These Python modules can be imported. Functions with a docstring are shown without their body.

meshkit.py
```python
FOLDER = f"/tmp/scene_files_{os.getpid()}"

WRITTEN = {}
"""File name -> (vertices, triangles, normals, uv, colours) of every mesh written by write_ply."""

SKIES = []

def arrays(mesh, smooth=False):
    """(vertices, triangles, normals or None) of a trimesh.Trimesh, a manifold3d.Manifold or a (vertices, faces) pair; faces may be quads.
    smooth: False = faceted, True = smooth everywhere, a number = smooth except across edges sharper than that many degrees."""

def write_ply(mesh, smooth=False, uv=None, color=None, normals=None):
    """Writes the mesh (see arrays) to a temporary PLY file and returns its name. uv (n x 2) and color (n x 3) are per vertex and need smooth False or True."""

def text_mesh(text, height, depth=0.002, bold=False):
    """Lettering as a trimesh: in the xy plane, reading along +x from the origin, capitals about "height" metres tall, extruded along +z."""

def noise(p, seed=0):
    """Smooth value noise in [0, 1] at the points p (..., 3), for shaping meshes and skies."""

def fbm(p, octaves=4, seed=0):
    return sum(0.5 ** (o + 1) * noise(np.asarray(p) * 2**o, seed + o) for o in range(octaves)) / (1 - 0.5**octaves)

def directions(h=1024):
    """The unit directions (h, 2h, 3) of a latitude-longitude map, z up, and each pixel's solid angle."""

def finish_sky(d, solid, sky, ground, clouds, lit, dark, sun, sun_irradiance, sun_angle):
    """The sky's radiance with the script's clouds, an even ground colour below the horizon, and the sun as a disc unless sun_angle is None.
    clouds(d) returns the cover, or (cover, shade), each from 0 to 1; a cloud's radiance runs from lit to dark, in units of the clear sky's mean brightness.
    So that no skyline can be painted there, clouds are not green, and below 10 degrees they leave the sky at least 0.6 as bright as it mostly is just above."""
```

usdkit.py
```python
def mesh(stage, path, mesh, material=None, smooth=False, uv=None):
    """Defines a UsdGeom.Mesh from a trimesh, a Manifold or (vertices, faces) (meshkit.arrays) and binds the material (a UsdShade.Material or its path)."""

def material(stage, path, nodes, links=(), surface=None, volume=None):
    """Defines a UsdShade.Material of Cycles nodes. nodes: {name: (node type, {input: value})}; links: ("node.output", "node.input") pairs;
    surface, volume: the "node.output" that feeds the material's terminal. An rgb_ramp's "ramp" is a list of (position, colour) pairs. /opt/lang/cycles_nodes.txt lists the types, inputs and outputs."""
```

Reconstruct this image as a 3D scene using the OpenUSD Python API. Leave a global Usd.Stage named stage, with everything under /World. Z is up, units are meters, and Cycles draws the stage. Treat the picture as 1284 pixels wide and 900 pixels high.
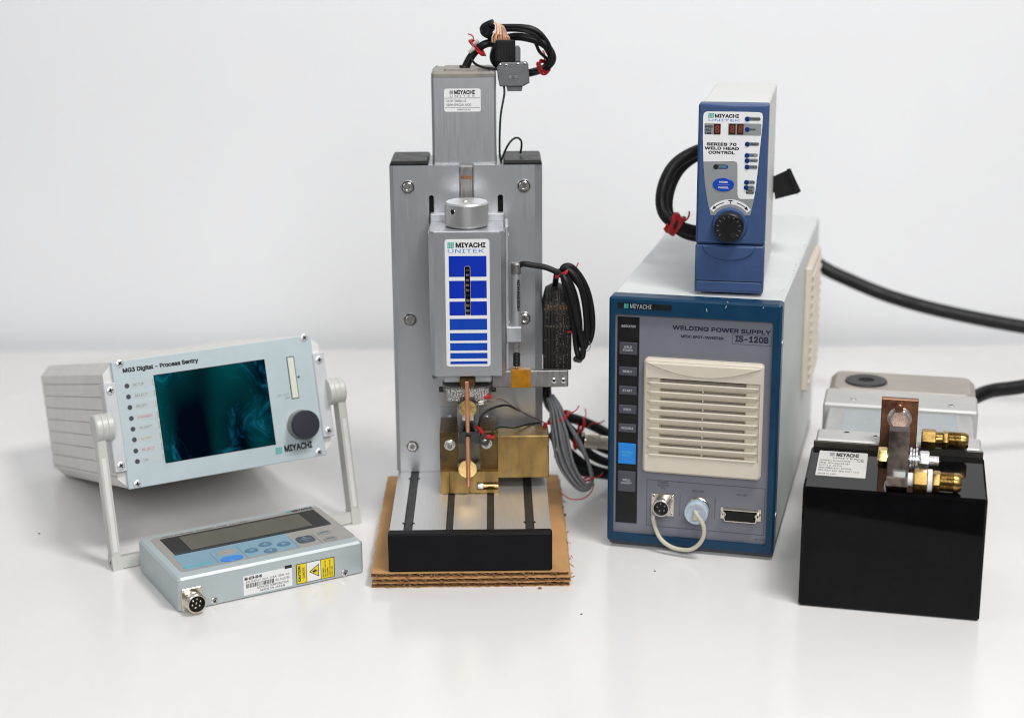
import math, random
import numpy as np, trimesh, usdkit, meshkit
import manifold3d as m3
from shapely.geometry import Polygon, box as sbox, Point, LineString
from shapely import affinity, unary_union
from scipy.interpolate import CubicSpline
from pxr import Usd, UsdGeom, UsdLux, UsdShade, Gf, Sdf

stage = Usd.Stage.CreateInMemory()
UsdGeom.SetStageUpAxis(stage, 'Z'); UsdGeom.SetStageMetersPerUnit(stage, 1.0)
UsdGeom.Xform.Define(stage, '/World'); UsdGeom.Scope.Define(stage, '/World/Looks')
rng = random.Random(7); nrng = np.random.default_rng(7)
V = np.array

# ------------------------------------------------------------------ camera
FPX, TH, CH, ROLL = 2094.54, 0.272879, 0.651269, -0.006598     # focal length (px of a 1284 wide picture), pitch, height, roll
CAM = V([0, 0, CH])
_r, _u, FWD = V([1., 0, 0]), V([0, math.sin(TH), math.cos(TH)]), V([0, math.cos(TH), -math.sin(TH)])
RIGHT = _r * math.cos(ROLL) + _u * math.sin(ROLL); UP = _u * math.cos(ROLL) - _r * math.sin(ROLL)
cam = UsdGeom.Camera.Define(stage, '/World/camera')
cam.CreateFocalLengthAttr(36 * FPX / 1284); cam.CreateHorizontalApertureAttr(36.0); cam.CreateVerticalApertureAttr(36.0 * 900 / 1284)
cam.CreateClippingRangeAttr(Gf.Vec2f(0.05, 50)); cam.CreateFStopAttr(3.4); cam.CreateFocusDistanceAttr(1.63)
cam.CreateExposureAttr(-0.20)
_m = np.eye(4); _m[0, :3], _m[1, :3], _m[2, :3], _m[3, :3] = RIGHT, UP, -FWD, CAM
cam.AddTransformOp().Set(Gf.Matrix4d(*_m.ravel().tolist()))

# ------------------------------------------------------------------ studio light
def rect_light(name, pos, target, w, h, power, color):
    l = UsdLux.RectLight.Define(stage, '/World/' + name)
    l.CreateWidthAttr(w); l.CreateHeightAttr(h); l.CreateIntensityAttr(power); l.CreateColorAttr(Gf.Vec3f(*color))
    z = V(pos, float) - V(target, float); z /= np.linalg.norm(z)
    x = np.cross([0, 0, 1.0], z) if abs(z[2]) < .999 else V([1., 0, 0]); x /= np.linalg.norm(x); y = np.cross(z, x)
    M = np.eye(4); M[0, :3], M[1, :3], M[2, :3], M[3, :3] = x, y, z, pos
    l.AddTransformOp().Set(Gf.Matrix4d(*M.ravel().tolist()))
rect_light('key_softbox', (0.74, 0.85, 2.1), (0.0, 1.75, 0.1), 0.55, 0.55, 38.0, (1.0, 0.972, 0.945))
rect_light('added_back_fill', (-0.15, 1.45, 2.5), (-0.05, 2.2, 0.0), 2.4, 0.6, 1.6, (0.95, 0.975, 1.0))  # added fill that brightens the wall and the back of the table
rect_light('added_front_fill', (0.25, -1.0, 1.62), (0.0, 2.4, 0.35), 1.6, 1.0, 10.6, (0.97, 0.985, 1.0))  # added fill that lifts the faces turned to the camera
rect_light('added_left_fill', (-2.3, 0.9, 1.5), (-0.3, 1.75, 0.1), 1.0, 1.0, 2.6, (1.0, 0.99, 0.975))  # added dim fill that lifts the faces turned left
dome = UsdLux.DomeLight.Define(stage, '/World/room_light')
_dm = usdkit.material(stage, '/World/Looks/room_glow', {'b': ('background_shader', {'color': (0.93, 0.96, 1.0), 'strength': 0.03})}, surface='b.background')
UsdShade.MaterialBindingAPI.Apply(dome.GetPrim()).Bind(_dm)

# ------------------------------------------------------------------ materials
def mat(name, col, rough=.5, metal=0, var=.0, scale=(60, 60, 60), bump=0, rvar=.0, spec=.5, col2=None, coat=0, bscale=None, extra=None, emis=None):
    n = {'p': ('principled_bsdf', {'base_color': col, 'roughness': rough, 'metallic': metal, 'specular_ior_level': spec, 'coat_weight': coat, 'coat_roughness': .05, **(extra or {})})}
    L = []
    if var or rvar or bump or col2 is not None:
        n['t'] = ('texture_coordinate', {}); n['m'] = ('mapping', {'scale': scale}); n['n'] = ('noise_texture', {'scale': 1.0, 'detail': 4.0, 'roughness': .6})
        L += [('t.object', 'm.vector'), ('m.vector', 'n.vector')]
    if var or col2 is not None:
        c = V(col); a = V(col2) if col2 is not None else np.clip(c * (1 - var), 0, 1); b = c if col2 is not None else np.clip(c * (1 + var), 0, 1)
        n['r'] = ('rgb_ramp', {'ramp': [(.32, tuple(a)), (.68, tuple(b))]}); L += [('n.fac', 'r.fac'), ('r.color', 'p.base_color')]
    if rvar:
        n['q'] = ('map_range', {'from_min': .3, 'from_max': .7, 'to_min': max(.02, rough - rvar), 'to_max': min(1, rough + rvar)}); L += [('n.fac', 'q.value'), ('q.result', 'p.roughness')]
    if bump:
        src = 'n.fac'
        if bscale:
            n['m2'] = ('mapping', {'scale': bscale}); n['n2'] = ('noise_texture', {'scale': 1.0, 'detail': 2.0}); L += [('t.object', 'm2.vector'), ('m2.vector', 'n2.vector')]; src = 'n2.fac'
        n['b'] = ('bump', {'strength': bump, 'distance': .001}); L += [(src, 'b.height'), ('b.normal', 'p.normal')]
    if emis:
        n['p'][1]['emission_color'] = emis[0]; n['p'][1]['emission_strength'] = emis[1]
    return usdkit.material(stage, '/World/Looks/' + name, n, L, surface='p.BSDF')

M = {}
M['table'] = mat('white_laminate', (.81, .795, .785), .2, var=.018, scale=(5, 3, 3), rvar=.07, spec=.5)
M['wall'] = mat('white_wall_paint', (.885, .895, .91), .85, var=.02, scale=(1.5, 1.5, 1.5), bump=.05, bscale=(150, 150, 150))
M['dark_gap'] = mat('shadowed_gap', (.35, .34, .33), .9)
M['floor'] = mat('dark_floor', (.10, .10, .105), .6)
M['band_shade'] = mat('painted_band_shade', (.05, .042, .034), .4, .3, var=.2)  # shade of the silver band's front face, put into a dark colour
M['tr_band'] = mat('pale_machined_band', (.52, .52, .505), .5, .35, var=.07, scale=(30, 60, 60), rvar=.08, bump=.04, bscale=(900, 900, 900))
M['tr_end'] = mat('beige_cast_end', (.39, .355, .315), .5, .3, var=.12, scale=(25, 60, 60), rvar=.1, bump=.08, bscale=(600, 600, 600))
M['union'] = mat('aged_brass_fitting', (.47, .30, .095), .3, .95, col2=(.22, .135, .045), scale=(120, 160, 160), rvar=.1)
M['strap_dark'] = mat('dark_stained_copper', (.13, .10, .085), .38, .8, col2=(.06, .047, .04), scale=(70, 50, 60), rvar=.12, bump=.08)
M['screw_pale'] = mat('pale_zinc_screw', (.68, .69, .70), .38, .45)
M['hood'] = mat('grey_cast_hood', (.17, .172, .18), .45, .4, var=.1, scale=(200, 200, 200), bump=.1)
M['knurl_dark'] = usdkit.material(stage, '/World/Looks/knurled_steel', {
    't': ('texture_coordinate', {}), 'v': ('voronoi_texture', {'scale': 700.0}), 'b': ('bump', {'strength': .9, 'distance': .0012}), 'p': ('principled_bsdf', {'base_color': (.42, .41, .40), 'metallic': 1.0, 'roughness': .3})},
    [('t.object', 'v.vector'), ('v.distance', 'b.height'), ('b.normal', 'p.normal')], surface='p.BSDF')
M['dial'] = mat('dark_slate_knob', (.022, .024, .036), .5)
M['lid'] = mat('dull_brown_grey_lid', (.30, .275, .25), .45, .5, var=.08, scale=(60, 60, 60), rvar=.08)
M['brass_dark'] = mat('dark_brass', (.20, .125, .045), .42, .8, col2=(.075, .048, .022), scale=(60, 70, 60), rvar=.12, bump=.08)  # darker brass of uneven tone for the upper block and electrode clamp
M['label_blue_low'] = mat('mid_blue_print', (.006, .060, .44), .4, spec=.2, var=.1, scale=(60, 60, 25))
M['sleeve'] = mat('black_woven_cable_sleeve', (.012, .011, .011), .5, spec=.35, bump=.4, scale=(300, 300, 300), bscale=(900, 900, 900))
M['fleck'] = mat('pale_sleeve_fleck', (.34, .28, .23), .4, .3)
M['fleck_copper'] = mat('copper_sleeve_fleck', (.62, .27, .10), .35, .6)
M['patina'] = mat('blue_green_patina_steel', (.16, .20, .21), .35, .8, col2=(.28, .24, .21), scale=(150, 150, 150))
M['plug_grey'] = mat('charcoal_plug', (.03, .03, .033), .5)
M['bar_copper'] = mat('brown_copper_bar', (.40, .235, .165), .36, .85, var=.15, scale=(40, 40, 40), rvar=.06)
M['alu'] = mat('brushed_aluminium', (.54, .55, .57), .40, .85, var=.022, scale=(1500, 1500, 22), rvar=.05, bump=.03)
M['alu_matte'] = mat('anodised_aluminium', (.52, .53, .55), .45, .75, var=.06, scale=(120, 120, 30), rvar=.08, bump=.04, bscale=(2500, 2500, 2500))
M['alu_dull'] = mat('worn_cast_aluminium', (.50, .50, .49), .5, .55, var=.13, scale=(60, 14, 60), rvar=.1, bump=.08, bscale=(700, 180, 700))
M['alu_deck'] = mat('machined_deck_aluminium', (.62, .61, .6), .42, .75, var=.05, scale=(700, 30, 60), rvar=.06, bump=.03)
M['steel'] = mat('nickel_steel', (.64, .63, .61), .28, .9, var=.06, scale=(300, 300, 300), rvar=.06)
M['zinc'] = mat('zinc_plated_steel', (.70, .70, .71), .28, .85, var=.1, scale=(200, 200, 200), rvar=.08)
M['raw_steel'] = mat('dull_ground_steel', (.30, .29, .28), .45, .9, var=.2, scale=(300, 300, 60), rvar=.1, bump=.1)
M['nickel'] = mat('warm_nickel_plate', (.72, .66, .56), .25, 1, var=.06, scale=(300, 300, 300))
M['brass'] = mat('bright_brass', (.78, .55, .22), .25, 1, var=.1, scale=(160, 160, 160), rvar=.1)
M['brass_old'] = mat('tarnished_brass', (.46, .30, .10), .42, .85, col2=(.20, .128, .05), scale=(90, 60, 30), rvar=.12, bump=.08)
M['copper'] = mat('copper_rod', (.78, .36, .22), .38, .75, var=.12, scale=(200, 200, 60), rvar=.1)
M['copper_old'] = mat('oxidised_copper', (.42, .20, .11), .4, .8, col2=(.16, .085, .055), scale=(45, 45, 60), rvar=.12, bump=.06)
M['strap'] = mat('heat_stained_copper', (.46, .34, .28), .35, .9, col2=(.17, .13, .11), scale=(60, 40, 60), rvar=.12)
M['black'] = mat('black_plastic', (.010, .010, .011), .42, spec=.3, var=.2, scale=(80, 80, 80), rvar=.08)
M['black_gloss'] = mat('glossy_black_acrylic', (.004, .004, .0045), .06, var=.3, scale=(25, 25, 25), rvar=.02, spec=.10)
M['black_ano'] = mat('black_anodised_bar', (.005, .005, .0065), .5, .0, spec=.13, var=.3, scale=(60, 60, 60), rvar=.08, bump=.05, bscale=(1500, 1500, 1500))
M['hole'] = mat('dark_recess', (.004, .004, .004), .8)
M['slot'] = mat('black_slot_rubber', (.015, .015, .015), .55, var=.3, scale=(200, 60, 60), rvar=.1)
M['cable'] = mat('black_cable_rubber', (.008, .008, .009), .45, spec=.3, var=.25, scale=(100, 100, 100), rvar=.1)
M['cable_grey'] = mat('grey_cable_jacket', (.20, .205, .215), .5, var=.12, scale=(100, 100, 100))
M['wire_green'] = mat('dark_green_wire', (.006, .022, .012), .45)
M['red'] = mat('red_plastic_tie', (.50, .012, .018), .35, var=.15, scale=(100, 100, 100))
M['blue_frame'] = mat('deep_blue_painted_frame', (.006, .044, .098), .36, spec=.28, var=.12, scale=(40, 40, 40), rvar=.06, col2=(.005, .038, .086))
M['blue_bezel'] = mat('slate_blue_plastic', (.046, .086, .20), .45, spec=.3, var=.05, scale=(80, 80, 80), bump=.06, bscale=(2500, 2500, 2500))
M['ps_panel'] = mat('grey_silkscreened_panel', (.175, .18, .215), .42, .0, var=.03, scale=(40, 40, 40), rvar=.04)
M['ps_cover'] = mat('pale_grey_powder_coat', (.63, .665, .66), .45, var=.03, scale=(30, 30, 30), bump=.1, bscale=(1200, 1200, 1200))
M['wc_case'] = mat('off_white_enamel_case', (.62, .625, .615), .45, var=.02, scale=(30, 30, 30), bump=.05, bscale=(1200, 1200, 1200))
M['beige'] = mat('beige_moulded_plastic', (.66, .60, .50), .45, var=.03, scale=(40, 40, 40), bump=.03, bscale=(1500, 1500, 1500))
M['beige_dark'] = mat('brown_grille_mesh', (.33, .295, .25), .8)
M['mg_case'] = mat('light_grey_painted_case', (.74, .73, .70), .5, .05, var=.04, scale=(40, 40, 40), bump=.05, bscale=(900, 900, 900))
M['mg_panel'] = mat('pale_blue_grey_panel', (.53, .62, .65), .42, .12, var=.03, scale=(30, 30, 30), rvar=.04)
M['mg_trim'] = mat('light_grey_trim_paint', (.62, .63, .65), .45, .1, var=.02, scale=(40, 40, 40))
M['mg_handle'] = mat('warm_grey_handle_paint', (.58, .585, .55), .45, .1, var=.04, scale=(40, 40, 40))
M['hs_body'] = mat('pale_blue_grey_enamel', (.44, .505, .52), .38, .12, var=.03, scale=(40, 40, 40), rvar=.05)
M['hs_face'] = mat('warm_grey_membrane', (.36, .34, .32), .5, var=.03, scale=(50, 50, 50))
M['hs_blue'] = mat('light_blue_membrane', (.22, .37, .47), .45, var=.05, scale=(25, 25, 25))
M['hs_key'] = mat('blue_grey_key', (.08, .19, .29), .45)
M['hs_bright'] = mat('bright_blue_key', (.02, .22, .68), .35)
M['hs_dark'] = mat('slate_key', (.06, .08, .10), .45)
M['lcd'] = mat('grey_green_lcd', (.105, .10, .075), .12, var=.12, scale=(20, 20, 20), coat=.6)
M['gloss_window'] = mat('black_display_window', (.012, .013, .016), .1)
M['white'] = mat('white_sticker', (.82, .82, .82), .4, var=.015, scale=(100, 100, 100))
M['white_dull'] = mat('off_white_sticker', (.62, .61, .58), .4, var=.06, scale=(60, 60, 60))
M['label_grey'] = mat('grey_label_strip', (.40, .44, .45), .5)
M['label_pale'] = mat('pale_label_strip', (.51, .575, .585), .5)
M['label_blue'] = mat('royal_blue_print', (.004, .030, .42), .4, spec=.2, var=.1, scale=(60, 60, 25))
M['ink'] = mat('black_print', (.012, .012, .014), .5)
M['ink_grey'] = mat('grey_print', (.22, .24, .25), .5)
M['ink_navy'] = mat('navy_print', (.012, .014, .04), .5)
M['ink_white'] = mat('white_print', (.62, .62, .64), .5)
M['ink_cyan'] = mat('cyan_print', (.08, .48, .58), .5)
M['ink_blue'] = mat('blue_outline_print', (.07, .26, .66), .45)
M['ink_red'] = mat('red_print', (.55, .16, .22), .5)
M['ink_orange'] = mat('tan_print', (.52, .40, .30), .5)
M['teal'] = mat('teal_print', (.05, .42, .34), .45)
M['yellow'] = mat('yellow_warning_print', (.80, .62, .01), .4)
M['pill_grey'] = mat('grey_print_patch', (.27, .285, .29), .45)
M['pill_blue'] = mat('vivid_blue_key', (.012, .06, .42), .3)
M['led_blue'] = mat('navy_indicator', (.008, .03, .16), .25)
M['btn_grey'] = mat('slate_button', (.065, .068, .085), .4)
M['btn_blue'] = mat('lit_blue_button', (.012, .23, .70), .35)
M['digit_back'] = mat('brown_display_window', (.045, .022, .018), .15)
M['digit'] = mat('dull_orange_segments', (.22, .045, .022), .4)
M['cream'] = mat('cream_tether_cord', (.55, .52, .42), .5)
M['tape'] = mat('amber_polyimide_tape', (.40, .17, .012), .22, var=.2, scale=(90, 90, 90), rvar=.08)
M['cream_tape'] = mat('card_slot_cream', (.72, .74, .64), .4)
M['ptfe'] = mat('white_ptfe', (.78, .80, .80), .4)
M['wire_w'] = mat('white_wire', (.7, .64, .6), .5); M['wire_o'] = mat('orange_wire', (.65, .12, .02), .5); M['wire_y'] = mat('yellow_wire', (.68, .5, .15), .5); M['wire_p'] = mat('pink_wire', (.6, .3, .28), .5)
M['kraft'] = mat('brown_kraft_liner', (.58, .325, .135), .85, col2=(.46, .25, .10), scale=(35, 12, 35), bump=.15, bscale=(500, 120, 500))
M['kraft_edge'] = mat('raw_kraft_flute', (.42, .23, .10), .95, col2=(.22, .11, .045), scale=(220, 220, 300))
M['bead'] = mat('silver_heatshrink_tip', (.66, .63, .58), .35, .4)
M['opaque_blue'] = mat('clear_blue_print', (.40, .435, .46), .3, .45, var=.06, scale=(60, 25, 60))
M['cap_clear'] = mat('milky_translucent_cap', (.60, .68, .80), .25, extra={'subsurface_weight': .5, 'subsurface_scale': .004, 'transmission_weight': .25})
M['clear'] = usdkit.material(stage, '/World/Looks/clear_acrylic', {'f': ('fresnel', {'IOR': 1.45}), 'a': ('transparent_bsdf', {'color': (.86, .89, .88)}), 'g': ('glossy_bsdf', {'color': (.9, .9, .9), 'roughness': .06}), 'x': ('mix_closure', {})},
                             [('f.fac', 'x.fac'), ('a.BSDF', 'x.closure1'), ('g.BSDF', 'x.closure2')], surface='x.closure')
# smudged dark teal screen: finger marks lie on the glass as paler, rougher film; the teal bands are painted reflection
M['screen'] = usdkit.material(stage, '/World/Looks/smudged_screen_painted_reflection', {
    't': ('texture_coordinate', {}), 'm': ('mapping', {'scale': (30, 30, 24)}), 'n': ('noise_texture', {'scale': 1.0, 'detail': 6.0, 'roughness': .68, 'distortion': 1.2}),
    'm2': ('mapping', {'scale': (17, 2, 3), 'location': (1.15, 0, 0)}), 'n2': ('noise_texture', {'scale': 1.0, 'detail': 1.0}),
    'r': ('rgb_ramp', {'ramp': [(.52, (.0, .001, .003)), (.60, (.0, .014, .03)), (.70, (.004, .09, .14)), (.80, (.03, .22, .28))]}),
    'r2': ('rgb_ramp', {'ramp': [(.46, (.0, .001, .004)), (.66, (.0, .062, .066))]}),  # broad teal bands: a reflection put into the base colour
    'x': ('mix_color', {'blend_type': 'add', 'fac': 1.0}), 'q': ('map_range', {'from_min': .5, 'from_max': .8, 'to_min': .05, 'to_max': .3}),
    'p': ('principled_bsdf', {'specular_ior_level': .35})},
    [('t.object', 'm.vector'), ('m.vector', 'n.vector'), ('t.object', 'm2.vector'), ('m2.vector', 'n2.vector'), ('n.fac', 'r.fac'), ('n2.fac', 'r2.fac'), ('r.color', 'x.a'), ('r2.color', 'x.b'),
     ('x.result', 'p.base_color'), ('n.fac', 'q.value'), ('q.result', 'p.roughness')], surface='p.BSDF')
# woven sleeve: fine copper and white flecks between black strands
M['braid'] = usdkit.material(stage, '/World/Looks/black_woven_sleeve', {
    't': ('texture_coordinate', {}), 'm': ('mapping', {'scale': (1, 1, 1)}), 'w': ('wave_texture', {'wave_type': 'bands', 'bands_direction': 'x', 'scale': 150.0, 'distortion': .6, 'detail': 1.0}),
    'w2': ('wave_texture', {'wave_type': 'bands', 'bands_direction': 'z', 'scale': 260.0, 'distortion': .4}), 'k': ('math', {'math_type': 'multiply'}),
    'n': ('noise_texture', {'scale': 38.0, 'detail': 3.0}), 'k2': ('math', {'math_type': 'multiply'}),
    'r': ('rgb_ramp', {'ramp': [(.40, (.010, .009, .009)), (.52, (.55, .42, .32))]}), 'b': ('bump', {'strength': .7, 'distance': .0008}), 'p': ('principled_bsdf', {'roughness': .5})},
    [('t.object', 'm.vector'), ('m.vector', 'w.vector'), ('m.vector', 'w2.vector'), ('w.fac', 'k.value1'), ('w2.fac', 'k.value2'), ('t.object', 'n.vector'), ('k.value', 'k2.value1'), ('n.fac', 'k2.value2'), ('k2.value', 'r.fac'),
     ('r.color', 'p.base_color'), ('k.value', 'b.height'), ('b.normal', 'p.normal')], surface='p.BSDF')
M['knurl'] = usdkit.material(stage, '/World/Looks/knurled_aluminium', {
    't': ('texture_coordinate', {}), 'v': ('voronoi_texture', {'scale': 1500.0}), 'b': ('bump', {'strength': .22, 'distance': .0006}), 'p': ('principled_bsdf', {'base_color': (.68, .68, .68), 'metallic': .9, 'roughness': .38})},
    [('t.object', 'v.vector'), ('v.distance', 'b.height'), ('b.normal', 'p.normal')], surface='p.BSDF')

# ------------------------------------------------------------------ scene tree helpers
used = {}
def free(parent, name):
    k = (parent, name); used[k] = used.get(k, -1) + 1
    return parent + '/' + name + ('' if used[k] == 0 else '_%03d' % used[k])
def tag(prim, label=None, cat=None, group=None, kind=None):
    for k, v in (('label', label), ('category', cat), ('group', group), ('kind', kind)):
        if v: prim.SetCustomDataByKey(k, v)
    return prim
def thing(name, label, cat, T=None, group=None):
    x = UsdGeom.Xform.Define(stage, free('/World', name))
    if T is not None: x.AddTransformOp().Set(Gf.Matrix4d(*T.mat().ravel().tolist()))
    tag(x.GetPrim(), label, cat, group)
    return str(x.GetPath())
def obj(name, mesh, m, parent='/World', smooth=32, label=None):
    if isinstance(mesh, list): mesh = trimesh.util.concatenate([as_tm(x) for x in mesh])
    p = free(parent, name)
    q = usdkit.mesh(stage, p, as_tm(mesh), M[m], smooth)
    if label: q.GetPrim().SetCustomDataByKey('label', label)
    return p
def prim(p): return stage.GetPrimAtPath(p)

# ------------------------------------------------------------------ frames: a thing's own axes, and where a line of sight meets one of its planes
class Frame:
    def __init__(s, o, yaw=0, pitch=0, roll=0):
        X = V([math.cos(yaw), math.sin(yaw), 0]); Y0 = V([-math.sin(yaw), math.cos(yaw), 0]); Z = V([0, 0, 1.])
        Y = Y0 * math.cos(pitch) - Z * math.sin(pitch); Zt = Z * math.cos(pitch) + Y0 * math.sin(pitch)
        s.o = V(o, float); s.R = np.stack([X * math.cos(roll) + Zt * math.sin(roll), Y, Zt * math.cos(roll) - X * math.sin(roll)])
    def mat(s):
        m = np.eye(4); m[:3, :3] = s.R; m[3, :3] = s.o; return m
    def hit(s, u, v, ax, off):
        d = s.R @ (FWD * FPX + RIGHT * (u - 642) - UP * (v - 450)); c = s.R @ (CAM - s.o)
        return c + d * (off - c[ax]) / d[ax]
    def loc(s, P): return s.R @ (V(P) - s.o)
    def world(s, l): return s.o + V(l) @ s.R
def zoomer(x, y, k): return lambda X, Y: (x + X * k, y + Y * k)
W0 = Frame((0, 0, 0))

# ------------------------------------------------------------------ mesh helpers
def as_tm(m):
    if isinstance(m, trimesh.Trimesh): return m
    v, f, _ = meshkit.arrays(m); return trimesh.Trimesh(v, f, process=False)
def man(m):
    m = as_tm(m).copy(); m.merge_vertices()
    return m3.Manifold(m3.Mesh(np.asarray(m.vertices, np.float32), np.asarray(m.faces, np.uint32)))
def hull(P): return as_tm(m3.Manifold.hull_points(np.asarray(P, float)))
def cbox(x0, x1, y0, y1, z0, z1, c=.001):
    P = []
    for i in range(3):
        for sx in (0, 1):
            for sy in (0, 1):
                for sz in (0, 1):
                    q = [(x0, x1)[sx], (y0, y1)[sy], (z0, z1)[sz]]
                    for j, s in enumerate((sx, sy, sz)):
                        if j != i: q[j] += c * (1 - 2 * s)
                    P.append(q)
    return hull(P)
MAPS = {1: V([[1, 0, 0], [0, 0, -1], [0, 1, 0.]]), 2: np.eye(3), 0: V([[0, 0, 1], [1, 0, 0], [0, 1, 0.]])}
def place(mesh, ax, off):
    v = np.asarray(mesh.vertices) @ MAPS[ax].T; v[:, ax] += off
    return trimesh.Trimesh(v, mesh.faces, process=False)
def prism(poly, ax, off, t):
    if not isinstance(poly, Polygon) and not hasattr(poly, 'geoms'): poly = Polygon(poly)
    if not poly.is_valid: poly = poly.buffer(0)
    gs = list(getattr(poly, 'geoms', [poly]))
    return place(trimesh.util.concatenate([trimesh.creation.extrude_polygon(g, t, engine='earcut') for g in gs]), ax, off)
def rrect(x0, x1, y0, y1, r=0, n=6):
    x0, x1 = min(x0, x1), max(x0, x1); y0, y1 = min(y0, y1), max(y0, y1)
    if r <= 0: return sbox(x0, y0, x1, y1)
    r = min(r, (x1 - x0) * .499, (y1 - y0) * .499)
    return sbox(x0 + r, y0 + r, x1 - r, y1 - r).buffer(r, quad_segs=n)
def cprism(poly, ax, off, t, c=.0006):
    if not isinstance(poly, Polygon): poly = Polygon(poly)
    a = V(poly.exterior.coords); b = V(poly.buffer(-c).exterior.coords)
    P = np.vstack([np.c_[a, np.zeros(len(a))], np.c_[a, np.full(len(a), t - c)], np.c_[b, np.full(len(b), t)]])
    return place(hull(P), ax, off)
def area(fr, ax, off, pts):
    """The corners seen at these pixels, as an upright rectangle of the plane: (a0, a1, b0, b1)."""
    q = V([fr.hit(*p, ax, off) for p in pts]); i, j = {1: (0, 2), 2: (0, 1), 0: (1, 2)}[ax]
    if len(q) == 2: return min(q[:, i]), max(q[:, i]), min(q[:, j]), max(q[:, j])
    a, b = np.sort(q[:, i]), np.sort(q[:, j])
    return a[:2].mean(), a[2:].mean(), b[:2].mean(), b[2:].mean()
def flat(fr, ax, off, pts):
    i, j = {1: (0, 2), 2: (0, 1), 0: (1, 2)}[ax]
    return [tuple(fr.hit(*p, ax, off)[[i, j]]) for p in pts]
def orient(mesh, o, axis, up=None):
    z = V(axis, float); z /= np.linalg.norm(z)
    h = V(up, float) if up is not None else (V([0, 0, 1.]) if abs(z[2]) < .9 else V([0, 1., 0]))
    x = np.cross(h, z); x /= np.linalg.norm(x); y = np.cross(z, x)
    v = np.asarray(mesh.vertices); return trimesh.Trimesh(v[:, :1] * x + v[:, 1:2] * y + v[:, 2:] * z + V(o, float), mesh.faces, process=False)
def lathe(prof, o, axis=(0, 0, 1), n=32):
    m = trimesh.creation.revolve(V(prof, float), sections=n)
    if m.volume < 0: m.invert()
    return orient(m, o, axis)
def disc(r, t, o, axis, c=.0004, n=32):
    return lathe([(0, 0), (r, 0), (r, t - c), (r - c, t), (0, t)], o, axis, n)
def ring(r0, r1, t, o, axis, c=.0003, n=32):
    return lathe([(r0, 0), (r1, 0), (r1, t - c), (r1 - c, t), (r0 + c, t), (r0, t - c), (r0, 0)], o, axis, n)
def hexn(r, t, o, axis, up=None, c=.0006):
    a = np.arange(6) * math.pi / 3
    P = [(r * .93 * math.cos(x), r * .93 * math.sin(x), z) for x in a for z in (0, t)] + [(r * math.cos(x), r * math.sin(x), z) for x in a for z in (c, t - c)]
    return orient(hull(P), o, axis, up)
def spline(pts, n=60, closed=False):
    P = V(pts, float); d = np.r_[0, np.cumsum(np.linalg.norm(np.diff(P, axis=0), axis=1) ** .5)]
    return CubicSpline(d, P, bc_type='natural')(np.linspace(0, d[-1], n))
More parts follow.
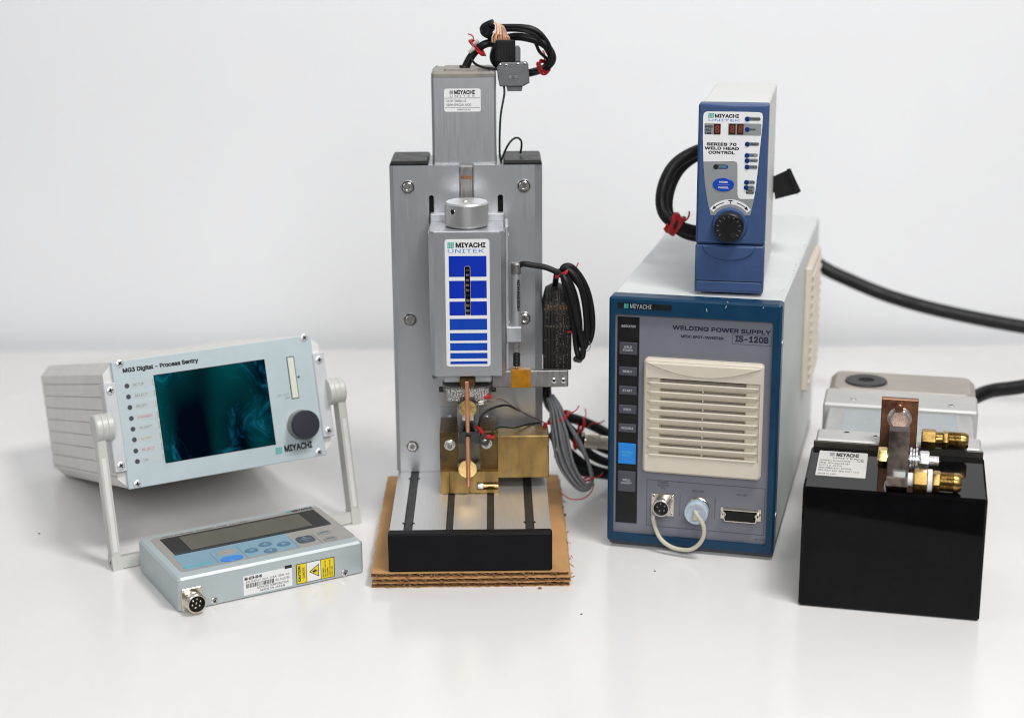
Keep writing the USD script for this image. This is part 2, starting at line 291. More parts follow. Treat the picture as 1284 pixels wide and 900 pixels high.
def tube(P, r, sides=10, cap=True):
    P = V(P, float); n = len(P); t = np.gradient(P, axis=0); t /= np.linalg.norm(t, axis=1, keepdims=True) + 1e-12
    a = np.cross(t[0], [0, 0, 1.] if abs(t[0][2]) < .9 else [1., 0, 0]); a /= np.linalg.norm(a)
    A = []
    for k in range(n):
        a = a - t[k] * (a @ t[k]); a /= np.linalg.norm(a); A.append(a)
    A = V(A); B = np.cross(t, A); ang = np.arange(sides) * 2 * np.pi / sides; rr = np.broadcast_to(r, (n,))
    v = (P[:, None] + rr[:, None, None] * (np.cos(ang)[None, :, None] * A[:, None] + np.sin(ang)[None, :, None] * B[:, None])).reshape(-1, 3)
    i, j = np.meshgrid(np.arange(n - 1), np.arange(sides), indexing='ij')
    q = np.stack([i * sides + j, i * sides + (j + 1) % sides, (i + 1) * sides + (j + 1) % sides, (i + 1) * sides + j], -1).reshape(-1, 4)
    f = np.vstack([q[:, [0, 1, 2]], q[:, [0, 2, 3]]])
    if cap:
        c0, c1 = len(v), len(v) + 1; v = np.vstack([v, P[:1], P[-1:]]); k = np.arange(sides)
        f = np.vstack([f, np.c_[np.full(sides, c0), (k + 1) % sides, k], np.c_[np.full(sides, c1), (n - 1) * sides + k, (n - 1) * sides + (k + 1) % sides]])
    return trimesh.Trimesh(v, f, process=False)
def wires(paths, r, sides=8): return trimesh.util.concatenate([tube(p, r, sides) for p in paths])
_tc = {}
def text(txt, a0, a1, b0, b1, ax, off, bold=False, t=.00012, rot=0):
    k = (txt, bool(bold))
    if k not in _tc:
        m = meshkit.text_mesh(txt, 1.0, 1.0, bool(bold)); _tc[k] = m
    m = _tc[k]; v = np.array(m.vertices); lo, hi = v.min(0), v.max(0); lo[2] = 0; hi[2] = 1
    v = (v - lo) / (hi - lo)
    if rot: v = np.c_[1 - v[:, 1], v[:, 0], v[:, 2]]
    v = v * [a1 - a0, b1 - b0, t] + [a0, b0, 0]
    if not bold: return place(trimesh.Trimesh(v, m.faces, process=False), ax, off)
    w = (.032 if bold is True else bold) * min(a1 - a0, b1 - b0); g = []                      # heavier strokes: the outline shifted a little each way
    for k, (dx, dy) in enumerate(((-1, -1), (1, -1), (-1, 1), (1, 1), (0, 0))): g.append(trimesh.Trimesh(v * [1, 1, 1 + .06 * k] + [dx * w, dy * w, 0], m.faces, process=False))
    return place(trimesh.util.concatenate(g), ax, off)
def out(ax, off, t): return off - t if ax == 1 else off + t       # a plane t further out
def logo(fr, a0, a1, b0, b1, ax, off, t=.00012):
    """Teal mark: a small grid of squares with a leaning top right corner."""
    g = []; n = 4
    for i in range(n):
        for j in range(n):
            w, h = (a1 - a0) / n, (b1 - b0) / n; s = .2 * w * (j / n)
            g.append(Polygon([(a0 + i * w + s, b0 + j * h), (a0 + (i + .8) * w + s, b0 + j * h), (a0 + (i + .84) * w + s, b0 + (j + .82) * h), (a0 + i * w + s, b0 + (j + .82) * h)]))
    return trimesh.util.concatenate([prism(p, ax, off, t) for p in g])
def screw(parent, o, axis, r, m='steel', slot='cross', name='screw', h=None):
    h = h or r * .35
    p = obj(name, lathe([(0, 0), (r, 0), (r, h * .5), (r * .8, h * .88), (r * .4, h), (0, h)], o, axis, 24), m, parent)
    ax = V(axis, float); ax /= np.linalg.norm(ax)
    if slot == 'cross':
        s = r * .55; w = r * .15
        c = unary_union([sbox(-s, -w, s, w), sbox(-w, -s, w, s)]); c = affinity.rotate(c, rng.uniform(0, 90))
        obj('drive_recess', orient(trimesh.creation.extrude_polygon(c, h * .06 + .00008, engine='earcut'), V(o) + ax * h * .97, axis), 'hole', p)
    elif slot == 'hex':
        a = [(r * .48 * math.cos(k * math.pi / 3), r * .48 * math.sin(k * math.pi / 3)) for k in range(6)]
        obj('drive_recess', orient(trimesh.creation.extrude_polygon(Polygon(a), h * .06 + .00008, engine='earcut'), V(o) + ax * h * .97, axis), 'hole', p)
    return p
def socket_bolt(parent, o, axis, R, name='socket_bolt'):
    """Cap screw sunk in a counterbore: rim, dark pocket, head with a hexagon socket."""
    ax = V(axis, float); ax /= np.linalg.norm(ax)
    p = obj(name, ring(R * .84, R, .0006, o, axis, n=40), 'steel', parent)
    obj('pocket', disc(R * .85, .0002, o, axis, .00005, 40), 'hole', p)
    obj('head', lathe([(R * .36, .0001), (R * .36, .0012), (R * .42, .0016), (R * .62, .0016), (R * .72, .001), (R * .72, .0001), (R * .36, .0001)], o, axis, 40), 'steel', p)
    obj('socket', disc(R * .37, .0004, o, axis, .00005, 6), 'raw_steel', p)
    return p
#@@SETTING
# ------------------------------------------------------------------ the setting
tb = prism(Polygon([(-2.2, 1.205), (2.2, 1.205), (2.2, 2.385), (-2.2, 2.385)]).buffer(-.012).buffer(.012), 2, -.04, .04)
tag(prim(obj('table', tb, 'table')), 'white glossy laminate table top all the equipment stands on', 'table', kind='structure')
tag(prim(obj('wall', cbox(-3, 3, 2.42, 2.52, -.9, 2.6, .002), 'wall')), 'plain white wall behind the table', 'wall', kind='structure')

tag(prim(obj('floor', cbox(-4, 4, -3, 2.42, -.80, -.75, .002), 'floor')), 'dark floor below the table', 'floor', kind='structure')

# ------------------------------------------------------------------ process monitor on its tilted handle
MG = Frame((-.38636, 1.58427, .07404), .4972, .25227, .00265); mw, mh, md, mex = .21397, .12895, .29657, .0091
mg = thing('process_monitor', 'grey bench monitor with dark teal screen, tilted up on its swing handle', 'monitor', MG)
prof = Polygon([(-mex + .012, 0), (mw + mex - .012, 0), (mw + mex, .012), (mw + mex, mh - .011), (mw + mex - .011, mh), (-mex + .011, mh), (-mex, mh - .011), (-mex, .012)])
cuts = [sbox(x - .0012, z - .0005, x + .0012, z + .0005) for x in (-mex, mw + mex) for z in (.0145, .0275, .041, .0545, .068, .0815, .095, .1085)]
cuts += [sbox(x - .0005, mh - .0012, x + .0005, mh + .0012) for x in np.linspace(.01, mw - .01, 14)]
case = obj('case', prism(prof.difference(unary_union(cuts)), 1, md, md - .0045), 'mg_case', mg)
obj('rear_frame', prism(prof.buffer(-.003), 1, md + .004, .004), 'mg_case', case)
pan = obj('front_panel', cprism(rrect(0, mw, 0, mh, .001), 1, .0045, .0045, .0006), 'mg_panel', mg)
for s, x0, x1 in ((0, -mex - .0025, .0012), (1, mw - .0012, mw + mex + .0025)):
    st = obj('side_strip', cbox(x0, x1, -.0022, .014, .019, .109, .0009), 'mg_trim', mg)
    for z in (.0255, .1015): screw(st, ((x0 + x1) / 2, -.0022, z), (0, -1, 0), .0042, 'screw_pale', 'cross')
z2 = zoomer(140, 420, 1 / 4.5)
for X, Y in ((45, 160), (1085, 15), (145, 840), (1170, 660)):
    q = MG.hit(*z2(X, Y), 1, 0); screw(pan, q, (0, -1, 0), .0041, 'screw_pale', 'cross')
a = area(MG, 1, 0, [z2(240, 230), z2(860, 140), z2(920, 612), z2(308, 720)])
sf = obj('screen_gasket', prism(rrect(a[0] - .0008, a[1] + .0008, a[2] - .0008, a[3] + .0008, .0006), 1, 0, .0003), 'black', mg)
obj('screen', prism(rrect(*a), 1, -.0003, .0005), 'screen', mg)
q0, q1, q2 = MG.hit(*z2(65, 215), 1, 0), MG.hit(*z2(490, 163), 1, 0), MG.hit(*z2(65, 190), 1, 0)
ht = abs(q2[2] - q0[2])
obj('title_lettering', text('MG3 Digital - Process Sentry', q0[0], q1[0], q0[2] - .0009, q0[2] + ht + .0002, 1, 0, True), 'ink', mg)
leds = [(86, 287), (95, 348), (103, 408), (111, 470), (120, 530), (128, 590), (136, 653), (145, 712)]
words = [('SETUP', 'ink_grey'), ('SELECT', 'ink_grey'), ('RESET', 'ink_grey'), ('WARNING', 'ink_red'), ('ACCEPT', 'ink_grey'), ('ALARM', 'ink_orange'), ('REJECT', 'ink_red'), ('ON', 'ink_grey')]
for (X, Y), (wd, mk) in zip(leds, words):
    c = MG.hit(*z2(X, Y), 1, 0)
    ld = obj('indicator_light', disc(.0021, .0007, c, (0, -1, 0), .0003, 20), 'btn_grey', mg)
    obj('bezel', ring(.0021, .0026, .0004, c, (0, -1, 0), .0001, 20), 'ink_grey', ld)
    ls = obj('label_strip', prism(rrect(c[0] + .0042, c[0] + .0262, c[2] - .0034, c[2] + .0034, .0008), 1, 0, .0001), 'label_pale', mg)
    obj('label_tab', prism(rrect(c[0] + .0262, a[0] - .0014, c[2] - .0034, c[2] + .0034), 1, 0, .0001), 'label_grey', ls)
    L = .0022 * len(wd); obj('lettering', text(wd, c[0] + .0065, c[0] + .0065 + L, c[2] - .0013, c[2] + .0014, 1, -.0001), mk, ls)
a2 = area(MG, 1, 0, [z2(990, 128), z2(1025, 124), z2(1052, 352), z2(1020, 356)])
cs = obj('card_slot', prism(rrect(a2[0] - .0009, a2[1] + .0009, a2[2] - .0009, a2[3] + .0009, .0005), 1, 0, .0002), 'ink', mg)
obj('card_edge', prism(rrect(*a2), 1, -.0002, .0006), 'cream_tape', cs)
c = MG.hit(*z2(1052, 237), 1, 0); obj('arrow_mark', prism([(c[0] - .0014, c[2]), (c[0] + .0014, c[2] + .0016), (c[0] + .0014, c[2] - .0016)], 1, 0, .0001), 'ink', mg)
c = MG.hit(*z2(935, 345), 1, 0); obj('slot_lettering', [text('CF I/O', c[0], c[0] + .013, c[2] - .001, c[2] + .0015, 1, 0), text('MM', c[0] + .0085, c[0] + .0135, c[2] - .0045, c[2] - .0022, 1, 0)], 'ink_grey', mg)
kc = MG.hit(*z2(1066, 503), 1, 0)
kn = obj('dial', lathe([(0, 0), (.0158, 0), (.0158, .0008), (.0150, .001), (.0149, .0105), (.0138, .0118), (0, .0118)], kc, (0, -1, 0), 48), 'raw_steel', mg)
obj('dial_cap', lathe([(0, .0116), (.0149, .0116), (.0152, .0122), (.0152, .0165), (.0142, .0178), (0, .0186)], kc, (0, -1, 0), 48), 'dial', kn)
q0, q1 = MG.hit(*z2(978, 660), 1, 0), MG.hit(*z2(1133, 636), 1, 0)
obj('brand_lettering', text('MIYACHI', q0[0], q1[0], q0[2], q0[2] + .0068, 1, 0, True), 'ink', mg)
obj('brand_underline', text('UNITEK', q0[0], q1[0], q0[2] - .0046, q0[2] - .0012, 1, 0), 'label_grey', mg)
obj('brand_mark', logo(MG, q0[0] - .0102, q0[0] - .0028, q0[2] - .001, q0[2] + .0066, 1, 0), 'teal', mg)
# swing handle
Y0 = V([-math.sin(.4972), math.cos(.4972), 0]); g = .2242; LEG = .1428
ld = MG.R @ (math.cos(g) * V([0, 0, -1.]) - math.sin(g) * Y0); fw = np.cross([1., 0, 0], ld)
pl, py = .0660, -.001
hd = obj('swing_handle', hull([V([x, py, pl]) + ld * (LEG - .0125 + t * .012) + fw * s * .006 for x in (-mex - .016, mw + mex + .016) for t in (0, 1) for s in (-1, 1)]), 'mg_handle', mg)
for s, x in ((-1, -mex), (1, mw + mex)):
    pv = obj('pivot_disc', lathe([(0, 0), (.0142, 0), (.0142, .0048), (.0137, .0053), (.0142, .0058), (.0142, .0106), (.0137, .0111), (.0142, .0116), (.0142, .0165), (.0130, .018), (0, .018)], (x, py, pl), (s, 0, 0), 48), 'mg_handle', mg)
    xa, xb = x + s * .009, x + s * .018
    lg = obj('handle_leg', hull([V([xx, py, pl]) + ld * (t + ct) + fw * k * (.0075 - cc) for xx, cc in ((xa, .0), (xb - s * .001, .0), (xb, .001)) for t, ct in ((.008, 0), (LEG, 0)) for k in (-1, 1)]), 'mg_handle', mg)
    obj('edge_channel', hull([V([xx, py, pl]) + ld * t + fw * k for xx in (x + s * .0115, x + s * .0155) for t in (.03, LEG - .018) for k in (-.0079, .0)]), 'mg_case', lg)
    obj('end_cap', hull([V([xx, py, pl]) + ld * t + fw * k * .0082 for xx in (x + s * .0085, x + s * .0185) for t in (LEG - .014, LEG + .001) for k in (-1, 1)]), 'mg_handle', lg)
    screw(lg, V([xb, py, pl]) + ld * (LEG - .007), (s, 0, 0), .0024, 'btn_grey', None)

# ------------------------------------------------------------------ handheld unit lying in front of it
HS = Frame((-.31484, 1.44898, 0), .51481); hw, hh, hd_ = .19148, .03391, .11986
hs = thing('monitor_handset', 'flat pale grey weld checker with LCD and blue keys lying in front', 'handset', HS)
z3 = zoomer(170, 610, 300 / 1284)
body = obj('body', cprism(rrect(0, hw, 0, hd_, .0045, 5), 2, .0012, hh - .0012, .0022), 'hs_body', hs)
obj('base_plate', prism(rrect(.003, hw - .003, .003, hd_ - .003, .003), 2, 0, .0012), 'black', hs)
a = area(HS, 2, hh, [z3(100, 285), z3(970, 100), z3(1180, 268), z3(225, 465)])
def inside(X, Y): return HS.hit(*z3(X, Y), 2, hh)
fc = obj('membrane_face', prism(rrect(*a, .006), 2, hh, .0003), 'hs_face', hs)
b = area(HS, 2, hh, [z3(135, 283), z3(960, 125), z3(1048, 203), z3(205, 372)])
win = obj('display_window', prism(rrect(*b, .001), 2, hh + .0003, .0004), 'gloss_window', hs)
e = area(HS, 2, hh, [z3(240, 272), z3(880, 150), z3(945, 212), z3(290, 345)])
obj('lcd', prism(rrect(*e), 2, hh + .0007, .0003), 'lcd', win)
kb = area(HS, 2, hh, [z3(210, 378), z3(828, 270), z3(885, 330), z3(262, 445)])
blu = obj('key_field', prism(rrect(kb[0], kb[1], kb[2], b[2] - .0004, .001), 2, hh + .0003, .00015), 'hs_blue', hs)
def okey(X, Y, rx, ry, m, name='key', hgt=.0007):
    c = inside(X, Y); p = affinity.scale(Point(0, 0).buffer(1, quad_segs=10), rx, ry); p = affinity.translate(p, c[0], c[1])
    return obj(name, cprism(p, 2, hh + .0004, hgt, .0003), m, hs)
for X, Y in ((622, 345), (695, 312), (725, 345), (795, 310)):
    k = okey(X, Y, .0068, .0056, 'hs_key'); c = inside(X, Y); dx, dy = {622: (-1, 0), 695: (0, 1), 725: (0, -1), 795: (1, 0)}[X]
    obj('arrow_mark', prism([(c[0] + dx * .003, c[1] + dy * .003), (c[0] - dx * .002 - dy * .0025, c[1] - dy * .002 + dx * .0025), (c[0] - dx * .002 + dy * .0025, c[1] - dy * .002 - dx * .0025)], 2, hh + .0011, .0001), 'hs_blue', k)
okey(517, 387, .0115, .0065, 'hs_bright'); okey(490, 352, .0105, .006, 'hs_face', 'blank_patch', .0003)
c = inside(912, 285); k = obj('key', cprism(rrect(c[0] - .009, c[0] + .009, c[1] - .0085, c[1] + .0085, .005), 2, hh + .0003, .0008, .0003), 'hs_dark', hs)
obj('key_line', [prism(rrect(c[0] - .006, c[0] + .006, c[1] - .0004, c[1] + .0004), 2, hh + .0011, .0001), text('+', c[0] - .002, c[0] + .002, c[1] + .002, c[1] + .006, 2, hh + .0011), prism(rrect(c[0] - .002, c[0] + .002, c[1] - .0045, c[1] - .0038), 2, hh + .0011, .0001)], 'hs_blue', k)
for (X, Y), wd in (((1012, 248), 'MENU'), ((1046, 280), 'ENTER')):
    k = okey(X, Y, .0072, .0052, 'pill_grey'); c = inside(X, Y)
    obj('lettering', text(wd, c[0] - .0042, c[0] + .0042, c[1] - .0012, c[1] + .0012, 2, hh + .0011), 'ink', k)
for X0, Y0_, X1, Y1 in ((402, 358, 445, 412), (545, 325, 602, 380), (822, 275, 880, 328), (945, 252, 1000, 300)):
    p, q = inside(X0, Y0_), inside(X1, Y1); x = (p[0] + q[0]) / 2
    obj('divider_line', prism(rrect(x - .0003, x + .0003, q[1], p[1]), 2, hh + .0004, .0002), 'ink_grey', fc)
p, q = inside(255, 437), inside(410, 408)
obj('model_lettering', text('MA-627A', p[0], q[0], (p[1] + q[1]) / 2 - .0015, (p[1] + q[1]) / 2 + .0028, 2, hh + .0005, True), 'ink_cyan', hs)
p, q = inside(842, 137), inside(950, 116)
obj('brand_lettering', text('MIYACHI', p[0], q[0], p[1] - .001, p[1] + .0042, 2, hh + .0003, True), 'ink', hs)
obj('brand_mark', logo(HS, p[0] - .0062, p[0] - .0014, p[1] - .001, p[1] + .0042, 2, hh + .0003), 'teal', hs)
p, q = inside(140, 275), inside(600, 188)
obj('caption_lettering', text('WELD CHECKER  CURRENT  TIME  VOLTAGE', p[0], q[0], p[1] - .0016, p[1] + .001, 2, hh + .0003), 'ink', hs)
# front side: sticker, warning, connector, screws
a = area(HS, 1, 0, [z3(580, 475), z3(840, 432), z3(840, 530), z3(578, 585)])
stk = obj('serial_sticker', prism(rrect(*a, .0006), 1, 0, .00012), 'white', hs)
w, h = a[1] - a[0], a[3] - a[2]; X = lambda u: a[0] + u * w; Z = lambda v: a[2] + v * h
sl = [text('MA-627A-00-00', X(.03), X(.38), Z(.78), Z(.93), 1, -.00012, True), text('AC INPUT 24V  0.5A  SER. C1', X(.05), X(.95), Z(.62), Z(.72), 1, -.00012), text('NO. 0410758', X(.66), X(.94), Z(.42), Z(.54), 1, -.00012),
      text('MIYACHI CORPORATION', X(.28), X(.92), Z(.22), Z(.33), 1, -.00012), text('MADE IN JAPAN', X(.34), X(.84), Z(.06), Z(.17), 1, -.00012)]
x = .05
while x < .62:
    wd = rng.choice([.006, .006, .012, .018]); sl.append(prism(rrect(X(x), X(x + wd), Z(.36), Z(.58)), 1, -.00012, .0001)); x += wd + rng.choice([.007, .010, .014])
obj('lettering', sl, 'ink', stk)
a = area(HS, 1, 0, [z3(800, 425), z3(838, 417), z3(838, 433), z3(800, 441)]); sq = obj('black_tag', prism(rrect(*a), 1, 0, .00015), 'ink', hs)
a = area(HS, 1, 0, [z3(862, 415), z3(1068, 375), z3(1068, 480), z3(862, 525)])
wl = obj('warning_label', prism(rrect(*a, .0008), 1, 0, .00012), 'ink', hs)
w, h = a[1] - a[0], a[3] - a[2]; X = lambda u: a[0] + u * w; Z = lambda v: a[2] + v * h
obj('yellow_field', [prism(rrect(X(.02), X(.26), Z(.03), Z(.97)), 1, -.00012, .00008), prism(rrect(X(.645), X(.98), Z(.03), Z(.97)), 1, -.00012, .00008)], 'yellow', wl)
obj('white_field', prism(rrect(X(.275), X(.63), Z(.03), Z(.97)), 1, -.00012, .00008), 'white', wl)
tri = Polygon([(X(.33), Z(.5)), (X(.585), Z(.82)), (X(.585), Z(.18))])
obj('triangle_border', prism(tri.difference(tri.buffer(-.0007)), 1, -.0002, .00008), 'ink', wl); obj('triangle', prism(tri.buffer(-.0007), 1, -.0002, .00006), 'yellow', wl)
bolt = [(X(.40), Z(.50)), (X(.47), Z(.53)), (X(.47), Z(.60)), (X(.56), Z(.47)), (X(.49), Z(.46)), (X(.49), Z(.40))]
obj('lightning_mark', prism(bolt, 1, -.00028, .00006), 'ink', wl)
wt = [text('CAUTION', X(.05), X(.11), Z(.12), Z(.88), 1, -.0002, True, rot=1), text('注意', X(.15), X(.23), Z(.2), Z(.8), 1, -.0002, True, rot=1) if False else text('DANGER', X(.16), X(.22), Z(.25), Z(.78), 1, -.0002, rot=1)]
for k, s in enumerate(('REFER TO MANUAL', 'BEFORE USE OF', 'THIS EQUIPMENT', 'HIGH VOLTAGE', 'DO NOT OPEN')): wt.append(text(s, X(.68 + k * .058), X(.715 + k * .058), Z(.1), Z(.55 + .35 * (k % 2)), 1, -.0002, rot=1))
obj('lettering', wt, 'ink', wl)
for X_, Y_ in ((423, 612), (1122, 462)): screw(hs, HS.hit(*z3(X_, Y_), 1, 0), (0, -1, 0), .0035, 'steel', 'cross')
c = HS.hit(*z3(302, 600), 1, 0)
cn = obj('round_connector', cprism(rrect(c[0] - .0105, c[0] + .0105, c[2] - .0115, c[2] + .0115, .0015), 1, 0, .0018, .0004), 'nickel', hs)
obj('shell', lathe([(.0082, 0), (.0095, 0), (.0095, .006), (.0088, .0066), (.0094, .0072), (.0094, .0125), (.0088, .013), (.0080, .013), (.0078, .006), (.0078, 0), (.0082, 0)], (c[0], -.0018, c[2]), (0, -1, 0), 40), 'nickel', cn)
ins = obj('insert', disc(.0079, .009, (c[0], -.0018, c[2]), (0, -1, 0), .0004), 'hole', cn)
obj('pin', [disc(.0009, .0023, (c[0] + .0042 * math.cos(t), -.0108, c[2] + .0042 * math.sin(t)), (0, -1, 0), .0003, 10) for t in np.arange(6) * 1.047 + .3] + [disc(.0009, .0023, (c[0], -.0108, c[2]), (0, -1, 0), .0003, 10)], 'nickel', cn)
for sx in (-1, 1):
    for sz in (-1, 1): screw(cn, (c[0] + sx * .0084, -.0018, c[2] + sz * .0094), (0, -1, 0), .0013, 'steel', None)

# ------------------------------------------------------------------ weld head on its cardboard
CO = Frame((-.12397, 1.69088, 0), .010495); cw, zt, zb, zc = .15617, .3825, .05339, .01505
cx0, cx1, cy0, cy1 = -.01575, -.01575 + .1930, -.18595, .0938
def ragged(x0, x1, y0, y1, amp, seed, n=90):
    r = np.random.default_rng(seed); P = []
    for (ax, ay), (bx, by) in (((x0, y0), (x1, y0)), ((x1, y0), (x1, y1)), ((x1, y1), (x0, y1)), ((x0, y1), (x0, y0))):
        t = np.arange(n) / n; L = V([bx - ax, by - ay]); nrm = V([L[1], -L[0]]) / np.linalg.norm(L)
        d = (meshkit.fbm(np.c_[t * 14, t * 0 + seed * 3.1, t * 0], 4, seed) - .5) * 2 * amp + r.normal(0, amp * .22, n)
        P += list(V([ax, ay]) + t[:, None] * L + d[:, None] * nrm)
    return Polygon(P).buffer(0)
for k, lab in enumerate(('bottom corrugated cardboard sheet of the stack under the weld head', 'middle corrugated cardboard sheet of the stack under the weld head', 'topmost corrugated cardboard sheet directly under the weld head base')):
    t = thing('cardboard_sheet', lab, 'cardboard', CO); z = k * .00502; dx = (0, .0012, -.0008)[k]; dy = (0, -.0006, .0008)[k]; th = .005
    for nm, za in (('lower_liner', z), ('upper_liner', z + th - .0008)):
        g = ragged(cx0 + dx, cx1 + dx, cy0 + dy, cy1 + dy, .0011, k * 7 + (nm[0] == 'u'))
        obj(nm, prism(max(getattr(g, 'geoms', [g]), key=lambda q: q.area), 2, za, .0008), 'kraft', t)
    r = np.random.default_rng(k + 40); xs = np.linspace(cx0 + dx + .001, cx1 + dx - .001, 420); ph = np.cumsum(.37 + r.normal(0, .05, 420)) + k
    zz = z + th / 2 + np.sin(ph) * (th / 2 - .0010) * (1 - .15 * r.random(420))
    ya = cy0 + dy + (meshkit.fbm(np.c_[xs * 260, xs * 0 + k, xs * 0], 4, k + 3) - .55) * .006; yb = np.full(420, cy1 - .002)
    q = []
    for y in (ya, yb):
        for s in (-.0002, .0002): q.append(np.c_[xs, y, zz + s])
    n = 420; vv = np.vstack(q); f = []
    for i in range(n - 1):
        for a, b in ((0, 1), (1, 3), (3, 2), (2, 0)):
            f += [[a * n + i, a * n + i + 1, b * n + i + 1], [a * n + i, b * n + i + 1, b * n + i]]
    fl = obj('flute', trimesh.Trimesh(vv, f, process=False), 'kraft_edge', t, True)
    bits = []
    for i in range(26):
        e = rng.random(); px, py = (rng.uniform(cx0, cx1), cy0 + dy - rng.uniform(-.001, .0018)) if e < .55 else (cx1 + dx + rng.uniform(-.001, .003), rng.uniform(cy0, cy1 - .05))
        L = rng.uniform(.0015, .005); a = rng.uniform(0, 3.1); d = V([math.cos(a) * L, math.sin(a) * L * .5, rng.uniform(-.0008, .0012)])
        bits.append(tube([V([px, py, z + th * rng.uniform(.2, .95)]) + d * u for u in (-.5, 0, .5)], [.0002, .0006, .0002], 5))
    for b_ in bits: obj('torn_fibre', b_, 'kraft_edge', t)

wh = thing('spot_welder', 'tall aluminium spot weld head with blue striped faceplate on black fronted base', 'weld head', CO)
z5 = zoomer(480, 230, 300 / 1038); z6 = zoomer(450, 450, 1 / 3); ze = zoomer(540, 460, .2); z8 = zoomer(480, 180, 210 / 1284)
def H(u, v, y): return CO.hit(u, v, 1, y)
# base: deck with slots, front bar
bx0, bx1, by0, by1 = .00129, .00129 + .15818, -.18386, .072
sl = []
for uv0, uv1 in (((513.3, 523.3), (507.3, 519.3)), ((560, 569), (560, 569)), ((610, 620), (611, 619.3)), ((654, 665), (660.8, 671.7))):
    v0 = (593, 628, 628, 601)[len(sl)]; p = [CO.hit(uv0[0], v0, 2, zb)[0], CO.hit(uv0[1], v0, 2, zb)[0], CO.hit(uv1[0], 668, 2, zb)[0], CO.hit(uv1[1], 668, 2, zb)[0]]
    sl.append(((p[0] + p[2]) / 2, (p[1] + p[3]) / 2))
dk = sbox(bx0 + .0005, zc, bx1 - .0005, zb).difference(unary_union([sbox(a, zb - .0022, b, zb + .01) for a, b in sl]))
m = prism(dk, 1, by1, by1 - by0 - .013)
deck = obj('deck', m, 'alu_deck', wh)
for a, b in sl:
    s = obj('deck_slot', cbox(a + .0002, b - .0002, by0 + .014, by1 - .002, zb - .0022, zb - .0006, .0002), 'slot', deck)
for a, b in (sl[0], sl[3]):
    for y in (-.022, -.152):
        for e in (a, b): obj('clip_notch', cbox(e - .0016, e + .0016, y - .0018, y + .0018, zb - .0002, zb + .0006, .0005), 'slot', deck)
obj('front_bar', cbox(bx0 - .0004, bx1 + .0004, by0, by0 + .0128, zc + .0002, zb + .0012, .0016), 'black_ano', wh)
# column
gx0, gx1 = H(575.7, 230, 0)[0], H(594.5, 230, 0)[0]
bv = .0052
pc = Polygon([(0, .004), (bv * .8, 0), (cw - .0078, 0), (cw, .006), (cw, .07), (0, .07)])
def slotrect(u0, u1, v0, v1): p, q = H(u0, v0, 0), H(u1, v1, 0); return p[0], q[0], min(p[2], q[2]), max(p[2], q[2])
sL, sR = slotrect(537.6, 545, 245, 300), slotrect(624, 631.3, 244, 300)
colm = man(prism(pc, 2, zb + .0003, zt - zb)) - man(cbox(gx0, gx1, -.01, .006, zb - .01, zt + .02, .0001))
for s in (sL, sR): colm = colm - man(prism(rrect(s[0], s[1], s[2] - .15, s[3], .0028), 1, .012, .03))
col = obj('column', colm, 'alu', wh, 25)
for s in (sL, sR): obj('travel_slot', cbox(s[0] + .0001, s[1] - .0001, .0112, .0119, s[2] - .14, s[3] - .001, .0002), 'hole', col)
rail = obj('guide_rail', cbox(gx0 + .0008, gx1 - .0012, .0018, .0058, zb + .02, zt - .0014, .0006), 'raw_steel', col)
q = H(585, 223, 0); obj('rust_band', cbox(gx0 + .001, gx1 - .0014, .00172, .003, q[2] - .0018, q[2] + .0018, .0001), 'copper_old', rail)
for u0, u1 in ((488.6, 537), (631, 679.8)):
    a, b = H(u0, 207, 0)[0], H(u1, 207, 0)[0]; obj('column_cap', hull([(x, y, z) for x in (a + .0003, b - .0003) for y in (.0008, .0695) for z in (zt + .0004, zt + .0022)] + [(x, y, zt + .0046) for x in (a + .002, b - .002) for y in (.0032, .066)]), 'black', wh)
for u, v in ((511.3, 235), (657, 233.4), (514.5, 401), (657.5, 399.5), (517.3, 559.5)):
    socket_bolt(wh, H(u, v, 0), (0, -1, 0), .0072)
# motor housing
my = .006; a, b = H(541.2, 150, my)[0], H(622.5, 150, my)[0]; ztop = H(580, 97.5, my)[2]
mot = obj('motor_housing', prism(rrect(a, b, my, my + .06, .0032, 5), 2, zt + .0006, ztop - zt - .0006), 'alu', wh)
obj('motor_lid', cprism(rrect(a + .0002, b - .0002, my + .0002, my + .0598, .003, 5), 2, ztop + .0002, .0055, .0022), 'lid', mot)
obj('lid_plate', cprism(rrect(a + .013, b - .006, my + .012, my + .05, .002), 2, ztop + .0057, .0018, .0005), 'lid', mot)
for xx in (a + .005, b - .005):
    for yy in (my + .006, my + .054): screw(mot, (xx, yy, ztop + .0057), (0, 0, 1), .0022, 'steel', 'hex')
z4 = zoomer(480, 10, 250 / 900)
A = area(CO, 1, my, [z4(275, 365), z4(442, 365), z4(442, 469), z4(279, 469)])
st = obj('motor_sticker', prism(rrect(*A, .0022), 1, my, .00015), 'white', wh)
X = lambda u: A[0] + u * (A[1] - A[0]); Z = lambda v: A[2] + v * (A[3] - A[2]); o = my - .00015
obj('lettering', [text('MIYACHI', X(.28), X(.84), Z(.76), Z(.93), 1, o, True), text('CAT# 70MSB-13', X(.06), X(.6), Z(.42), Z(.52), 1, o), text('SER# SPECIAL MOD', X(.06), X(.74), Z(.25), Z(.35), 1, o),
                  prism(rrect(X(.02), X(.98), Z(.585), Z(.6)), 1, o, .0001), prism(rrect(X(.02), X(.98), Z(.17), Z(.185)), 1, o, .0001), text('MONROVIA CA USA', X(.35), X(.72), Z(.06), Z(.12), 1, o)], 'ink', st)
obj('sub_lettering', text('U N I T E K', X(.16), X(.84), Z(.63), Z(.72), 1, o), 'ink_grey', st); obj('brand_mark', logo(CO, X(.15), X(.25), Z(.76), Z(.93), 1, o), 'ink_grey', st)
